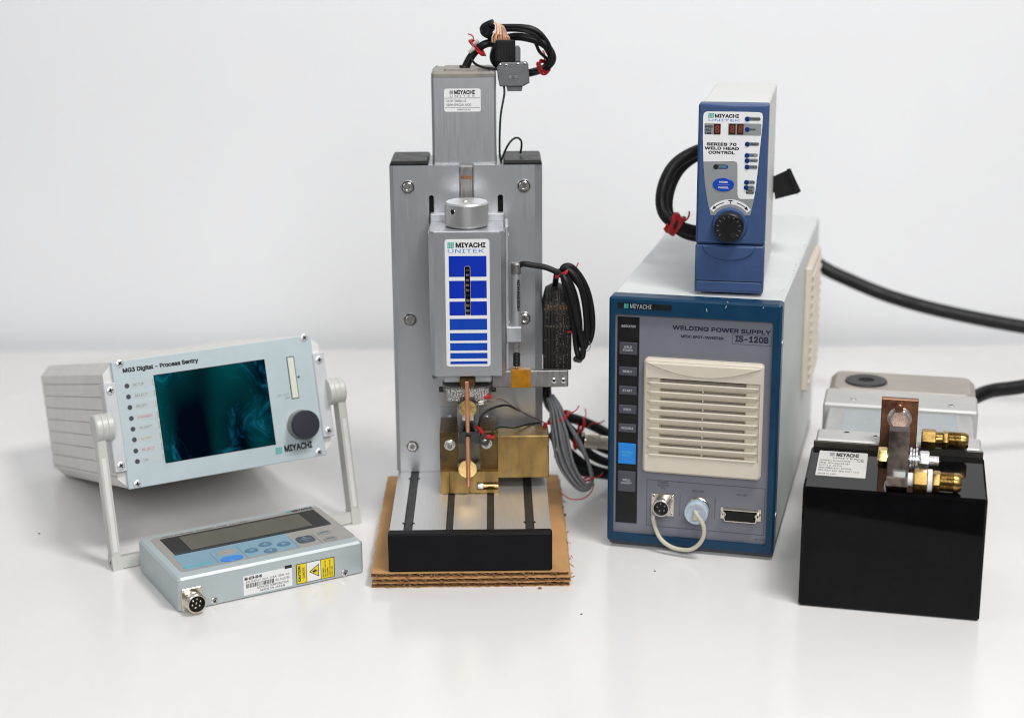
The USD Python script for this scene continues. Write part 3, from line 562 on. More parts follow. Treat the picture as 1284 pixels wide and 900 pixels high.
# actuator head
HP = -.066
fx0, fx1 = H(544.2, 380, HP)[0], H(628.6, 380, HP)[0]; hx0, hx1 = H(538.6, 380, HP + .006)[0], H(633.6, 380, HP + .006)[0]
hz0, hz1 = H(588, 471.3, HP)[2], H(588, 293, HP)[2]
slit = H(582, 365, HP); sA = area(CO, 1, HP, [z5(356, 360), z5(379, 360), z5(379, 572), z5(358, 572)])
hb = man(prism(Polygon([(fx0, HP), (fx1, HP), (hx1, HP + .006), (hx1, -.0125), (hx0, -.0125), (hx0, HP + .006)]), 2, hz0, hz1 - hz0)) - man(prism(rrect(*sA, .0012), 1, HP + .012, .03))
head = obj('actuator_body', hb, 'alu', wh, 25)
obj('top_plate', cprism(Polygon([(fx0 + .001, HP + .001), (fx1 - .001, HP + .001), (hx1 - .0008, HP + .0065), (hx1 - .0008, -.0135), (hx0 + .0008, -.0135), (hx0 + .0008, HP + .0065)]), 2, hz1 + .0002, .0018, .0006), 'alu_matte', head)
pz = H(585, 268.2, -.012)[2]
obj('carriage_plate', cbox(H(539.5, 275, -.012)[0], H(632.4, 275, -.012)[0], -.0122, -.0006, hz0 + .004, pz, .001), 'alu_matte', wh)
obj('side_plate', cbox(hx1 + .0002, H(637.6, 300, -.05)[0], -.052, -.013, hz0 + .001, H(637, 283, -.05)[2], .0008), 'alu_matte', wh)
for zz in (hz1 - .006, hz0 + .05): screw(wh, (H(637.6, 300, -.05)[0], -.045, zz), (1, 0, 0), .0024, 'steel', 'hex')
for k in range(9):
    zq = sA[2] + (k + .7) * (sA[3] - sA[2]) / 9.6; obj('scale_bead', cbox(sA[0] + .0005, sA[1] - .0005, HP + .0035, HP + .008, zq - .0014, zq + .0012, .0006), ('raw_steel', 'brass_old', 'raw_steel', 'hole', 'brass_old', 'copper_old', 'raw_steel')[k % 7], head)
obj('slit_back', cbox(sA[0], sA[1], HP + .0105, HP + .0118, sA[2], sA[3], .0001), 'hole', head)
# force knob
ky = -.037; kx = H(584.7, 270, ky - .022)[0]; kz = H(585, 252.5, ky)[2]; kr = abs(H(612.2, 268, ky)[0] - H(557.2, 268, ky)[0]) / 2; kb_ = hz1 + .0035
kn = obj('force_knob', lathe([(0, 0), (kr - .001, 0), (kr, .0012), (kr, kz - kb_ - .0016), (kr - .0016, kz - kb_), (.0045, kz - kb_), (.004, kz - kb_ - .0012), (0, kz - kb_ - .0012)], (kx, ky, kb_), (0, 0, 1), 64), 'knurl', wh)
obj('knob_collar', disc(kr * .8, .0015, (kx, ky, hz1 + .002), (0, 0, 1)), 'alu_matte', kn)
q = H(567.5, 266, ky - kr * .8); d = V([q[0] - kx, -math.sqrt(max(1e-9, kr ** 2 - (q[0] - kx) ** 2)), 0])
obj('set_hole', disc(.0024, .0004, V([kx, ky, q[2]]) + d * .998, d, .0001), 'hole', kn)
obj('set_hole_rim', ring(.0024, .0030, .0003, V([kx, ky, q[2]]) + d * .999, d), 'steel', kn)
# faceplate label
A = area(CO, 1, HP, [z5(270, 242), z5(463, 242), z5(467, 793), z5(275, 793)])
fp = prism(rrect(*A, .0028).difference(rrect(sA[0] - .0001, sA[1] + .0001, sA[2], sA[3], .0012)), 1, HP, .00025)
lab = obj('faceplate_label', fp, 'white', wh)
def Zp(y): return H(*z5(365, y), HP)[2]
xa, xb = A[0] + (A[1] - A[0]) * .085, A[0] + (A[1] - A[0]) * .93
for y0, y1 in ((315, 405), (422, 498), (512, 572), (587, 635), (649, 681), (692, 724), (735, 759), (771, 783)):
    g = sbox(xa, Zp(y1), xb, Zp(y0)).difference(rrect(sA[0] - .0003, sA[1] + .0003, sA[2] - .0003, sA[3] + .0003, .0014))
    obj('blue_bar', prism(g, 1, HP - .00025, .0001), 'label_blue' if y0 < 580 else 'label_blue_low', lab)
X = lambda u: A[0] + u * (A[1] - A[0]); o = HP - .00025
obj('brand_lettering', text('MIYACHI', X(.25), X(.91), Zp(278), Zp(257), 1, o, True), 'ink', lab)
obj('brand_mark', logo(CO, X(.06), X(.21), Zp(281), Zp(254), 1, o), 'teal', lab); obj('unit_lettering', text('UNITEK', X(.07), X(.88), Zp(301), Zp(285), 1, o), 'ink_blue', lab)
# position sensor, its clamp and the sense arm
sy = -.05; sx = H(647.3, 370, sy)[0]; S = lambda v: H(647.3, v, sy)[2]
sen = obj('position_sensor', lathe([(0, S(409)), (.0049, S(409)), (.0049, S(344)), (.0046, S(343)), (0, S(343))], (sx, sy, 0)), 'alu_matte', wh)
obj('sensor_cap', lathe([(0, S(343)), (.0052, S(343)), (.0054, S(331)), (.0046, S(329.4)), (0, S(329))], (sx, sy, 0)), 'raw_steel', sen)
obj('lettering', text('HEIDENHAIN', sx + .0008, sx + .0035, S(388), S(350), 1, sy - .00475, True, .0004, rot=1), 'ink', sen)
obj('plunger', lathe([(0, S(441)), (.0034, S(441)), (.0034, S(429)), (0, S(429))], (sx, sy, 0)), 'steel', sen)
bp = [(0, S(459))] + [(.0033 + (.0006 if i % 2 else 0), S(458.5 - i * 2)) for i in range(9)] + [(0, S(441))]
obj('rubber_boot', lathe(bp, (sx, sy, 0)), 'black', sen)
obj('probe_tip', lathe([(0, S(466)), (.0008, S(465.4)), (.0017, S(459.5)), (.0017, S(458)), (0, S(458))], (sx, sy, 0)), 'brass', sen)
p, q = H(634.8, 429.3, sy - .006), H(654.3, 410, sy - .006)
obj('sensor_clamp', cbox(p[0], q[0], sy - .0065, sy + .012, p[2], q[2], .0009), 'alu_matte', wh)
p, q = H(617, 486, sy - .004), H(712.6, 464.5, sy - .004)
arm = obj('sense_arm', cbox(p[0], q[0], sy - .004, sy + .004, p[2], q[2], .0008), 'raw_steel', wh); armz = q[2]; armx = q[0]
p, q = H(641, 486, sy - .0043), H(665.5, 464, sy - .0043); obj('polyimide_tape', cbox(p[0], q[0], sy - .00435, sy + .0043, p[2] - .0004, q[2] + .0004, .0003), 'tape', arm)
for u in (694.4, 706.4): screw(arm, H(u, 477, sy - .004), (0, -1, 0), .0030, 'steel', 'hex')
# woven strap arching over beside the column
s0, s1 = H(681.5, 420, -.045)[0], H(716, 420, -.045)[0]; stp = H(699, 356, -.02)[2]
rib = []
for i in range(8):
    x = s0 + .0024 + i * (s1 - s0 - .0048) / 7; e = -abs(i - 3.5) * .0012
    P = [(x, -.042 + .0006 * (i % 2), armz - .002), (x, -.043, armz + .03), (x, -.0425, stp - .024), (x - (i - 3.5) * .0006, -.036, stp - .008 + e), (x - (i - 3.5) * .0009, -.018, stp - .001 + e), (x - (i - 3.5) * .0006, .002, stp - .010 + e), (x, .008, stp - .03), (x, .01, armz)]
    rib.append(tube(spline(P, 50), .0030, 9))
stw = obj('woven_strap', rib, 'sleeve', wh)
fr_n = np.random.default_rng(12); fg, fc_ = [], []
for i in range(8):
    x = s0 + .0024 + i * (s1 - s0 - .0048) / 7; e = -abs(i - 3.5) * .0012
    P = spline([(x, -.042 + .0006 * (i % 2), armz - .002), (x, -.043, armz + .03), (x, -.0425, stp - .024), (x - (i - 3.5) * .0006, -.036, stp - .008 + e), (x - (i - 3.5) * .0009, -.018, stp - .001 + e)], 75)
    T_ = np.gradient(P, axis=0); T_ /= np.linalg.norm(T_, axis=1, keepdims=True); Nn = np.cross(T_, [1., 0, 0]); Nn *= np.where(Nn[:, 1:2] > 0, -1, 1)
    for s_ in (0, 1):
        dens = fr_n.choice([.05, .15, .7])
        for k in range(1 + s_, 74):
            hz = P[k][2]; row = abs(hz - (armz + .063)) < .0022 or abs(hz - (armz + .045)) < .0014
            if fr_n.random() < (.9 if row else dens * (.3 + .7 * meshkit.noise(V([[x * 90, hz * 70, s_]]))[0])):
                b_ = trimesh.creation.icosahedron(); b_.vertices = b_.vertices * [.00042, .00022, .00036] * fr_n.uniform(.7, 1.15) + P[k] + V([(s_ - .5) * .0024, 0, 0]) + Nn[k] * .0029
                (fc_ if row and hz > armz + .05 else fg).append(b_)
prim(obj('sleeve_fleck', fg, 'fleck', stw)).SetCustomDataByKey('kind', 'stuff'); prim(obj('copper_fleck', fc_, 'fleck_copper', stw)).SetCustomDataByKey('kind', 'stuff')
# thin lead wires from here on use pixels at a depth
def wire(name, pts, r, m, parent, n=40): return obj(name, tube(spline([H(*p) for p in pts], n), r, 8), m, parent, True)
# lower structure: collar, electrodes and brass blocks
ey = -.046
p, q = H(557, 478.2, HP + .012), H(616, 472.6, HP + .012); obj('head_flange', cbox(p[0], q[0], HP + .008, -.02, p[2], hz0 + .0008, .0006), 'alu_matte', wh)
ex = H(586.2, 500, -.06)[0]; cz0, cz1 = H(586, 498, ey)[2], H(586, 479, ey)[2]
r0 = abs(H(619, 488, ey)[0] - H(556, 488, ey)[0]) / 2
obj('knurled_collar', lathe([(0, cz0 - .003), (r0 * .62, cz0 - .003), (r0 * .93, cz0 + .006), (r0, cz0 + .008), (r0, cz1), (0, cz1)], (ex, ey, 0), (0, 0, 1), 48), 'knurl_dark', wh)
p, q = H(577, 503, -.064), H(596, 474, -.064); obj('electrode_clamp', cbox(p[0], q[0], -.064, -.03, p[2], min(q[2], hz0 - .0005), .001), 'brass_dark', wh)
uy = -.074
for s_ in (-1, 1):
    obj('collar_screw', disc(.0030, .0042, (ex + s_ * r0 * .97, ey - .004, cz0 + .010), (s_, 0, 0), .0006, 16), 'black', wh)
    obj('collar_wing', hull([(ex + s_ * r0 * f_, ey - d_, z_) for f_, d_, z_ in ((.30, .026, cz1 - .001), (.30, .026, cz0 + .004), (.86, .020, cz1 - .001), (.78, .020, cz0 + .002), (.30, .0, cz1 - .001), (.92, .0, cz1 - .001), (.92, .0, cz0 + .004), (.30, .0, cz0 - .002))]), 'knurl_dark', wh)
obj('holder_lug', disc(.0042, .006, H(604, 504, uy + .012) - V([.003, 0, 0]), (1, 0, .1), .0008, 20), 'nickel', wh)
obj('holder_stem', cbox(H(579, 500, -.06)[0], H(595, 500, -.06)[0], -.062, -.035, H(586, 528, -.06)[2], H(586, 496, -.06)[2], .0012), 'nickel', wh)
def holder(v0, rr, back, label):
    c = H(586.3, v0, uy); o_ = c.copy()
    hcyl = obj('electrode_holder', lathe([(0, 0), (rr * .92, 0), (rr * .92, back), (0, back)], (c[0], c[1] + .001, c[2]), (0, 1, 0), 36), 'nickel', wh)
    d_ = unary_union([Point(0, 0).buffer(rr, quad_segs=14)]).difference(sbox(-.0005, -rr * 2, .0005, rr * .1)); d_ = affinity.translate(d_, c[0], c[2])
    obj('holder_face', prism(d_, 1, uy + .0035, .0035), 'brass', hcyl)
    for s in (-1, 1): obj('clamp_screw', disc(.0028, .0034, (c[0] + s * rr * .78, uy + .006, c[2] + .002), (s, 0, 0), .0005, 14), 'btn_grey', hcyl)
    return c
h1 = holder(512.3, .0090, .03, 'upper'); h2 = holder(588, .0094, .03, 'lower')
e0 = obj('upper_electrode', lathe([(0, H(586, 541, uy)[2]), (.0018, H(586, 540.5, uy)[2]), (.0021, H(586, 538, uy)[2]), (.0021, H(586, 478, uy)[2]), (0, H(586, 478, uy)[2])], (ex, uy - .0020, 0), (0, 0, 1), 20), 'copper', wh)
obj('lower_electrode', lathe([(0, H(586, 608, uy)[2]), (.0022, H(586, 608, uy)[2]), (.0022, H(586, 549, uy)[2]), (.0017, H(586, 547, uy)[2]), (0, H(586, 547, uy)[2])], (ex, uy - .0022, 0), (0, 0, 1), 20), 'copper', wh)
p, q = H(574, 560, -.04), H(601, 500, -.04); obj('insulator_post', cbox(p[0], q[0], -.04, -.002, p[2], q[2], .0008), 'alu', wh)
p, q = H(575.6, 556, uy + .004), H(601, 541, uy + .004); obj('black_bar', cbox(p[0], q[0], uy + .004, -.03, p[2], q[2], .0006), 'black_gloss', wh)
p, q = H(575, 588, uy + .002), H(601.5, 541, uy + .002); obj('clear_guard', cbox(p[0], q[0], uy + .0015, uy + .0035, p[2], q[2], .0003), 'clear', wh)
by = -.070
bp_ = [H(*ze(X, Y), by)[[0, 2]] for X, Y in ((62, 655), (62, 800), (92, 838), (400, 838), (424, 815), (424, 655))]
bz = max(zb + .0008, bp_[2][1]); bp_ = [(x, max(z, bz if i in (2, 3) else z)) for i, (x, z) in enumerate(bp_)]
blk = man(prism(Polygon(bp_), 1, by + .02, .02)); sx0 = H(*ze(245, 790), by)
for a_, wd_ in ((sx0[0], .0006), (H(*ze(118, 740), by)[0], .0003)): blk = blk - man(cbox(a_ - wd_, a_ + wd_, by - .01, by + .004, bz - .01, H(586, 592, by)[2], .0001))
pin = area(CO, 1, by, [ze(290, 722), ze(424, 768)]); blk = blk - man(cbox(pin[0], pin[1] + .01, by - .01, by + .005, pin[2], pin[3], .0003))
obj('lower_block', blk, 'brass_old', wh)
cz = (pin[2] + pin[3]) / 2
pn = obj('clamp_pin', tube([(pin[0] + .006, by + .001, cz), (pin[1] + .0, by + .001, cz)], .0021, 14), 'brass', wh)
obj('pin_head', lathe([(0, 0), (.0032, 0), (.0034, .0012), (.0034, .0052), (.003, .006), (0, .006)], (pin[0] + .0006, by + .0005, cz), (1, 0, 0), 24), 'steel', pn)
p, q = H(*ze(62, 690), by + .012), H(*ze(420, 395), by + .012); obj('upper_block', cbox(p[0], q[0], by + .008, -.012, p[2], q[2], .0008), 'brass_dark', wh)
p, q = H(*ze(424, 697), -.052), H(*ze(742, 430), -.052); obj('side_block', cbox(p[0] - .003, q[0], -.052, -.018, max(p[2], zb + .001), q[2], .001), 'brass_old', wh)
p, q = H(552.5, 542, -.003), H(573, 510, -.003); bk = obj('back_bracket', cbox(p[0], H(612, 510, -.003)[0], -.003, -.0003, p[2], q[2], .0005), 'alu_matte', wh)
screw(bk, H(564, 524, -.003), (0, -1, 0), .0032, 'alu_matte', 'hex'); screw(bk, H(610.5, 524, -.003), (0, -1, 0), .0024, 'steel', None)
for X, Y in ((120, 488), (350, 478)):
    c = H(*ze(X, Y), by + .008); bt = obj('hex_bolt', hexn(.0046, .0034, c, (0, -1, 0)), 'steel', wh); obj('washer', ring(.003, .0058, .0012, c, (0, -1, 0)), 'steel', bt); obj('bolt_tip', disc(.0024, .0026, c - V([0, .0034, 0]), (0, -1, 0)), 'raw_steel', bt)
obj('terminal_ring', lathe([(.003, 0), (.006, 0), (.006, .0012), (.003, .0012), (.003, 0)], H(*ze(335, 455), by + .002), (.5, -1, .3), 24), 'nickel', wh)
for (X, Y), d in (((350, 190), (1, -.2, .35)), ((307, 392), (.7, 0, -1)), ((370, 437), (1, -.2, -.1))):
    c = H(*ze(X, Y), by + .004); d = V(d) / np.linalg.norm(d); obj('red_sleeve', tube([c - d * .005, c, c + d * .005], .0021, 10), 'red', wh)
wire('lead_wire', [(*ze(302, 375), by + .004), (*ze(310, 330), by), (*ze(345, 282), by + .005), (*ze(430, 245), by + .01), (*ze(500, 246), -.03), (*ze(535, 262), -.01), (*ze(560, 275), .0005)], .0012, 'cable', wh)
wire('lead_wire', [(*ze(385, 425), by + .004), (*ze(395, 395), by), (*ze(440, 376), by + .01), (*ze(520, 380), -.04), (*ze(600, 360), -.02), (*ze(690, 350), -.005)], .0010, 'wire_green', wh)
for k in (0, 1): wire('thermocouple_wire', [(*ze(355, 215 + 5 * k), by + .004), (*ze(395, 208), by), (*ze(430, 200 + 9 * k), by + .004), (*ze(500, 235), -.05), (*ze(600, 295 + 6 * k), -.03), (*ze(720, 350), -.01)], .0005, ('copper_old', 'cable_grey')[k], wh)

# ------------------------------------------------------------------ cables of the weld head
def PW(u, v, y): return CO.world(H(u, v, y))
def px_tube(pts, r, n=80, sides=10): return tube(spline([PW(*p) for p in pts], n), r, sides)
def tie(name, parent, c, ax, r, turns=3, wr=.0007, tail=True, pitch=.0011):
    z = V(ax, float) / np.linalg.norm(ax); x = np.cross(z, [0.3, 1., .1]); x /= np.linalg.norm(x); y = np.cross(z, x); P = []
    for i in range(turns * 14): a = i * 2 * math.pi / 14; rr = r * (1 + .10 * math.sin(i * 1.7) + .08 * math.sin(i * .37 + r * 900)); P.append(V(c) + x * rr * math.cos(a) + y * rr * math.sin(a) * .95 + z * (i / 14 - turns / 2 + .45 * math.sin(i * .21) * (pitch > .002)) * pitch + x * r * .1 * math.sin(i * .9))
    if tail:
        for k in range(5): P.append(P[-1] + (x * .6 - y * .5 + z * (.3 - .2 * k)) * .003)
    return obj(name, tube(spline(P, len(P) * 2), wr, 6), 'red', parent, True)
# motor cable: coil with coloured cores, connector and grey hood
z9 = zoomer(560, 20, 150 / 1227)
mc = thing('motor_cable', 'black cable coiled on top of the motor with coloured wires and grey connector hood', 'cable')
obj('strain_relief', lathe([(0, 0), (.0095, 0), (.0095, .0012), (.0055, .002), (.0048, .006), (0, .006)], PW(*z9(182, 568), .03), CO.R[2] * 0 + V([0, 0, 1.]), 32), 'black', mc)
main = [(*z9(180, 560), .03), (*z9(235, 445), .03), (*z9(310, 350), .03), (*z9(400, 290), .028), (*z9(500, 300), .04), (*z9(480, 420), .05), (*z9(520, 500), .052), (*z9(700, 590), .055), (*z9(880, 580), .05), (*z9(1030, 520), .035), (*z9(1085, 430), .025), (*z9(1020, 310), .02), (*z9(880, 240), .02), (*z9(700, 215), .025), (*z9(560, 235), .035), (*z9(420, 190), .03), (*z9(380, 130), .025), (*z9(480, 75), .02)]
obj('cable', px_tube(main, .0041, 180, 12), 'cable', mc, True)
thin = []
for k, (dx, dy, dd) in enumerate(((0, -55, 0), (15, -85, .006), (-20, -20, -.004), (-60, 55, .004), (25, -70, -.008))):
    thin.append(px_tube([(*z9(560, 170 + dy * .8), .03 + dd), (*z9(720, 165 + dy * .75), .02 + dd), (*z9(900, 215 + dy), .018 + dd), (*z9(1010 + dx, 320 + dy * .8), .02 + dd), (*z9(1065 + dx * .4, 440 + dy * .3), .026 + dd), (*z9(1020, 525), .036 + dd), (*z9(900, 570 + dy * .1), .046 + dd), (*z9(780, 560), .05 + dd)], .0017, 70, 8))
obj('conductor', thin, 'cable', mc, True)
obj('lead_loop', px_tube([(*z9(250, 440), .024), (*z9(290, 490), .02), (*z9(380, 530), .016), (*z9(480, 545), .014), (*z9(540, 560), .012)], .0013, 40, 8), 'cable', mc, True)
obj('jacket_end', lathe([(.0044, 0), (.0052, 0), (.0052, .012), (.0044, .012), (.0044, 0)], PW(*z9(385, 190), .026), PW(*z9(470, 90), .02) - PW(*z9(385, 190), .026), 24), 'black', mc)
for nm, k0 in (('wire_w', 0), ('wire_o', 1), ('wire_y', 2), ('wire_p', 3)):
    g = []
    for k in range(4):
        j = k0 + 4 * k; u = 470 + 11.5 * j; w = rng.uniform(-12, 12)
        g.append(px_tube([(*z9(478 + 3 * j, 75 + rng.uniform(0, 10)), .02), (*z9(500 + 6 * j, 100 + w * .5 + 1.5 * j), .016 - .0003 * j), (*z9(500 + 8 * j + w, 160 + 2.5 * j), .012), (*z9(u + w * .4, 225 + w), .012), (*z9(u, 275), .014)], .00065, 24, 6))
    obj('core_wire', g, nm, mc, True)
p, q = H(*z9(505, 478), .010), H(*z9(705, 250), .010)
Tm = CO
blk = cbox(p[0], q[0], .010, .024, p[2], q[2], .001)
blk.vertices = V([CO.world(x) for x in blk.vertices]); cb = obj('connector', blk, 'black', mc)
rb = []
for k in range(6):
    xx = p[0] + (k + .7) * (q[0] - p[0]) / 6.4; rb.append(cbox(xx - .0004, xx + .0004, .0094, .0105, p[2] + .002, q[2] - .002, .0001))
rb = trimesh.util.concatenate(rb); rb.vertices = V([CO.world(x) for x in rb.vertices]); obj('key_rib', rb, 'hole', cb)
def coprism(pts, y, t, c=.0006):
    m = cprism([tuple(H(*z9(*e), y)[[0, 2]]) for e in pts], 1, y + t, t, c); m.vertices = V([CO.world(x) for x in m.vertices]); return m
hood = obj('connector_hood', coprism([(515, 545), (560, 480), (820, 480), (838, 500), (852, 690), (780, 728), (545, 728), (525, 640)], .006, .013, .0012), 'hood', mc)
obj('hood_tongue', coprism([(612, 726), (780, 726), (770, 775), (625, 775)], .008, .009), 'hood', hood); obj('hood_rear', coprism([(700, 470), (700, 315), (745, 315), (758, 345), (758, 470)], .012, .01), 'hood', hood)
obj('hood_window', coprism([(642, 615), (735, 615), (735, 645), (642, 645)], .0057, .0004, .0001), 'raw_steel', hood)
for X, Y in ((550, 508), (612, 512), (732, 500), (800, 495)): screw(hood, PW(*z9(X, Y), .006), -CO.R[1], .0017, 'steel', 'hex')
tie('twist_tie', mc, PW(*z9(320, 330), .03), PW(*z9(400, 290), .028) - PW(*z9(235, 445), .03), .0105, 3)
tie('twist_tie', mc, PW(*z9(1000, 525), .033), PW(*z9(1060, 470), .03) - PW(*z9(900, 570), .046), .0068, 5, .0008)
for X, Y in ((300, 275), (262, 350)): obj('shrink_tip', tube([PW(*z9(X - 30, Y + 22), .022), PW(*z9(X, Y), .021), PW(*z9(X + 22, Y - 20), .022)], .0021, 10), 'bead', mc)
gw = thing('ground_wire', 'thin dark green wire hanging from the connector down beside the motor', 'wire')
obj('wire', px_tube([(*z9(588, 725), .012), (*z9(592, 800), .01), (628.5, 140, .006), (626.5, 175, .006), (627, 197, .01), (630, 207, .02)], .0011, 60, 8), 'wire_green', gw, True)
obj('wire', px_tube([(627, 206, .02), (633, 190, .02), (640, 178, .02), (647, 173, .024), (653, 176, .03), (654, 183, .034), (652.5, 192, .038)], .0011, 50, 8), 'wire_green', gw, True)
# sensor cable
sc_ = thing('sensor_cable', 'black cable from the slim sensor, looped and tied to the right of the column', 'cable')
P = [(651, 333, sy), (656, 331, sy - .002), (668, 332.5, sy - .003), (683, 335, sy - .004), (698, 341, sy - .006), (708, 349, sy - .012), (717, 372, sy - .014), (726, 410, sy - .014), (731, 435, sy - .012), (729.5, 448, sy - .008), (725.5, 446, sy - .004), (721, 420, sy), (714, 380, sy + .002), (706, 346, sy),
     (708, 337, sy - .006), (720, 345, sy - .01), (731, 370, sy - .01), (735, 400, sy - .008), (735, 424, sy - .004), (732.5, 436, sy), (729, 432, sy + .004), (727, 410, sy + .005), (722, 375, sy + .004), (712, 350, sy), (705, 338, sy - .002),
     (712, 333, sy - .002), (728, 347, sy), (739, 372, sy + .002), (743, 400, sy + .004), (741.5, 420, sy + .006), (736.5, 430, sy + .009), (733, 424, sy + .012), (738, 405, sy + .014), (735, 378, sy + .012), (722, 352, sy + .01), (702, 340, sy + .01), (697, 350, sy + .02), (695, 362, sy + .03)]
obj('cable', px_tube(P, .0030, 300, 10), 'cable', sc_, True)
tie('twist_tie', sc_, PW(706, 342, sy - .004), PW(712, 350, sy) - PW(700, 330, sy), .0075, 3)
tie('twist_tie', sc_, PW(717, 415, sy + .004), PW(720, 430, sy) - PW(714, 395, sy), .0045, 2, .0005, False)
obj('tail_wire', px_tube([(736, 424, sy + .01), (740, 432, sy), (739, 438, sy), (733, 441, sy), (727, 441, sy)], .0004, 24, 6), 'cable_grey', sc_, True)
obj('plug', tube([PW(722, 450, sy + .02), PW(727, 451, sy + .012)], .0034, 12), 'raw_steel', sc_)
# grey wire bundle
gb = thing('grey_wire_bundle', 'bundle of thin grey wires looped and tied beside the brass block', 'cable')
for k in range(9):
    f = k / 8; d = .004 * math.sin(k * 2.1); e = rng.uniform(-2, 2)
    P = [(686 + 7 * f, 500 - 4 * f, -.004 + d), (690 + 10 * f, 512, -.012 + d), (691 + 14 * f, 526, -.016 + d), (692 + 18 * f + e, 548, -.018 + d), (699 + 19 * f, 578, -.016 + d), (712 + 15 * f, 600 - 3 * f, -.014 + d), (727 + 8 * f, 614 - 7 * f, -.01 + d), (738 + 2 * f, 613 - 8 * f, -.004 + d), (743 - 2 * f, 602 - 6 * f, .002 + d), (740 - 2 * f, 586 - 4 * f, .006 + d), (727 + e, 556, .008 + d), (712, 530, .008 + d), (700 + 3 * f, 510, .006 + d), (690 + 3 * f, 495, .01 + d)]
    obj('grey_wire', px_tube(P, .00165, 90, 7), 'cable_grey', gb, True)
ax = PW(710, 540, -.01) - PW(694, 510, -.01)
tie('twist_tie', gb, PW(701, 523, -.008), ax, .0125, 3); tie('twist_tie', gb, PW(738, 600, 0), PW(742, 610, 0) - PW(735, 590, 0), .006, 2, .0006)
obj('red_sleeve', px_tube([(684, 530, -.02), (683, 542, -.02), (686, 553, -.018)], .0024, 12), 'red', gb)
obj('red_wire', px_tube([(704, 618, .0), (715, 625, -.005), (730, 625, -.006), (741, 617, -.002), (745, 606, .004)], .0006, 30, 6), 'red', gb, True)
# dark cables behind
bc = thing('black_cable_bundle', 'tangle of dark cables with a metal plug lying between weld head and power supply', 'cable')
for P, r in (([(684, 478, .06), (688, 505, .08), (705, 520, .10), (735, 530, .12), (775, 552, .16), (815, 575, .2)], .0060), ([(690, 500, .07), (712, 535, .09), (742, 556, .11), (790, 575, .15)], .0052), ([(694, 545, .06), (715, 570, .08), (745, 590, .09), (790, 596, .12)], .0066), ([(700, 570, .05), (722, 588, .07), (755, 594, .09), (800, 590, .12)], .0055), ([(705, 525, .05), (725, 555, .07), (750, 575, .085), (790, 584, .12)], .0050)):
    obj('cable', px_tube(P, r, 70, 10), 'cable', bc, True)
obj('metal_plug', lathe([(0, 0), (.0085, 0), (.009, .001), (.009, .016), (.0075, .018), (.0075, .034), (0, .034)], PW(731, 551, .055), PW(765, 556, .06) - PW(731, 551, .055), 24), 'nickel', bc)
tie('twist_tie', bc, PW(722, 552, .05), (1, .1, -.1), .0085, 4); tie('twist_tie', bc, PW(729, 533, .11), (1, .2, -.3), .009, 3)
obj('tie_tail', px_tube([(737, 535, .1), (745, 530, .09), (752, 530, .09), (758, 527, .09)], .0008, 20, 6), 'red', bc, True)

# ------------------------------------------------------------------ welding power supply
PS = Frame((.096405, 1.608304, 0), -.253966); pw, ph, pd, pf = .17059, .265, .4718, .006
ps = thing('power_supply', 'tall welding power supply with deep blue frame and beige louvred grille', 'power supply', PS)
z1 = zoomer(740, 350, .4); zq = zoomer(760, 370, 230 / 1284); zk = zoomer(800, 590, 180 / 1284)
obj('cover', cbox(.0012, pw - .0012, .016, pd, pf + .001, ph - .0012, .0018), 'ps_cover', ps)
obj('bottom_plate', cbox(.002, pw - .001, .006, pd - .01, .0022, pf + .0008, .0006), 'btn_grey', ps)
for x in (.02, pw - .02):
    for y in (.04, pd - .04): obj('foot', disc(.009, .0030, (x, y, 0), (0, 0, 1)), 'black', ps)
pa = area(PS, 1, .004, [zq(67, 122), zq(1170, 185), z1(552, 830), z1(72, 790)])
fr_ = man(cprism(rrect(0, pw, pf, ph, .0035, 5), 1, .019, .019, .0022)) - man(prism(rrect(pa[0], pa[1], pa[2], pa[3], .002), 1, .03, .06))
obj('front_frame', fr_, 'blue_frame', ps, 28)
obj('front_panel', prism(rrect(pa[0] - .001, pa[1] + .001, pa[2] - .001, pa[3] + .001), 1, .0075, .0035), 'ps_panel', ps)
FP = .004
for z in (.2245, .046): screw(ps, (pw + .0001, .0095, z), (1, 0, 0), .0034, 'zinc', 'cross')
for u, v, s in ((705, 105, .0022), (840, 82, .0018), (852, 50, .0014), (1100, 88, .0012)):   # chips in the paint of the top bar
    q = PS.hit(*zq(u, v), 1, 0); obj('paint_chip', prism(affinity.rotate(affinity.translate(affinity.scale(Point(0, 0).buffer(1, quad_segs=2), .0004, s), q[0], q[2]), rng.uniform(-15, 30)), 1, 0, .00006), 'label_grey', ps)
a = area(PS, 1, 0, [zq(82, 52), zq(460, 70), zq(458, 110), zq(80, 92)])
for k in range(9):      # dents in the powder coat along the right top edge
    yy = rng.uniform(.03, .3); obj('edge_chip', disc(rng.uniform(.0006, .0014), .0001, (pw - rng.uniform(.0035, .007), yy, ph - .0012), (0, 0, 1), .00003, 7), 'ink_grey', ps)
np_ = obj('nameplate', prism(rrect(*a, .0006), 1, 0, .0003), 'black', ps); q0, q1 = PS.hit(*zq(168, 92), 1, 0), PS.hit(*zq(318, 97), 1, 0)
obj('brand_lettering', text('MIYACHI', q0[0], q1[0], q0[2], q0[2] + .0046, 1, -.0003), 'label_grey', np_); obj('brand_mark', logo(PS, q0[0] - .0062, q0[0] - .0016, q0[2], q0[2] + .0046, 1, -.0003), 'teal', np_)
a = area(PS, 1, FP, [zq(80, 147), zq(232, 156), z1(147, 766), z1(80, 758)])
ip = obj('indicator_strip', prism(rrect(*a), 1, FP, .0004), 'black', ps); ic, iw = (a[0] + a[1]) / 2, (a[1] - a[0])
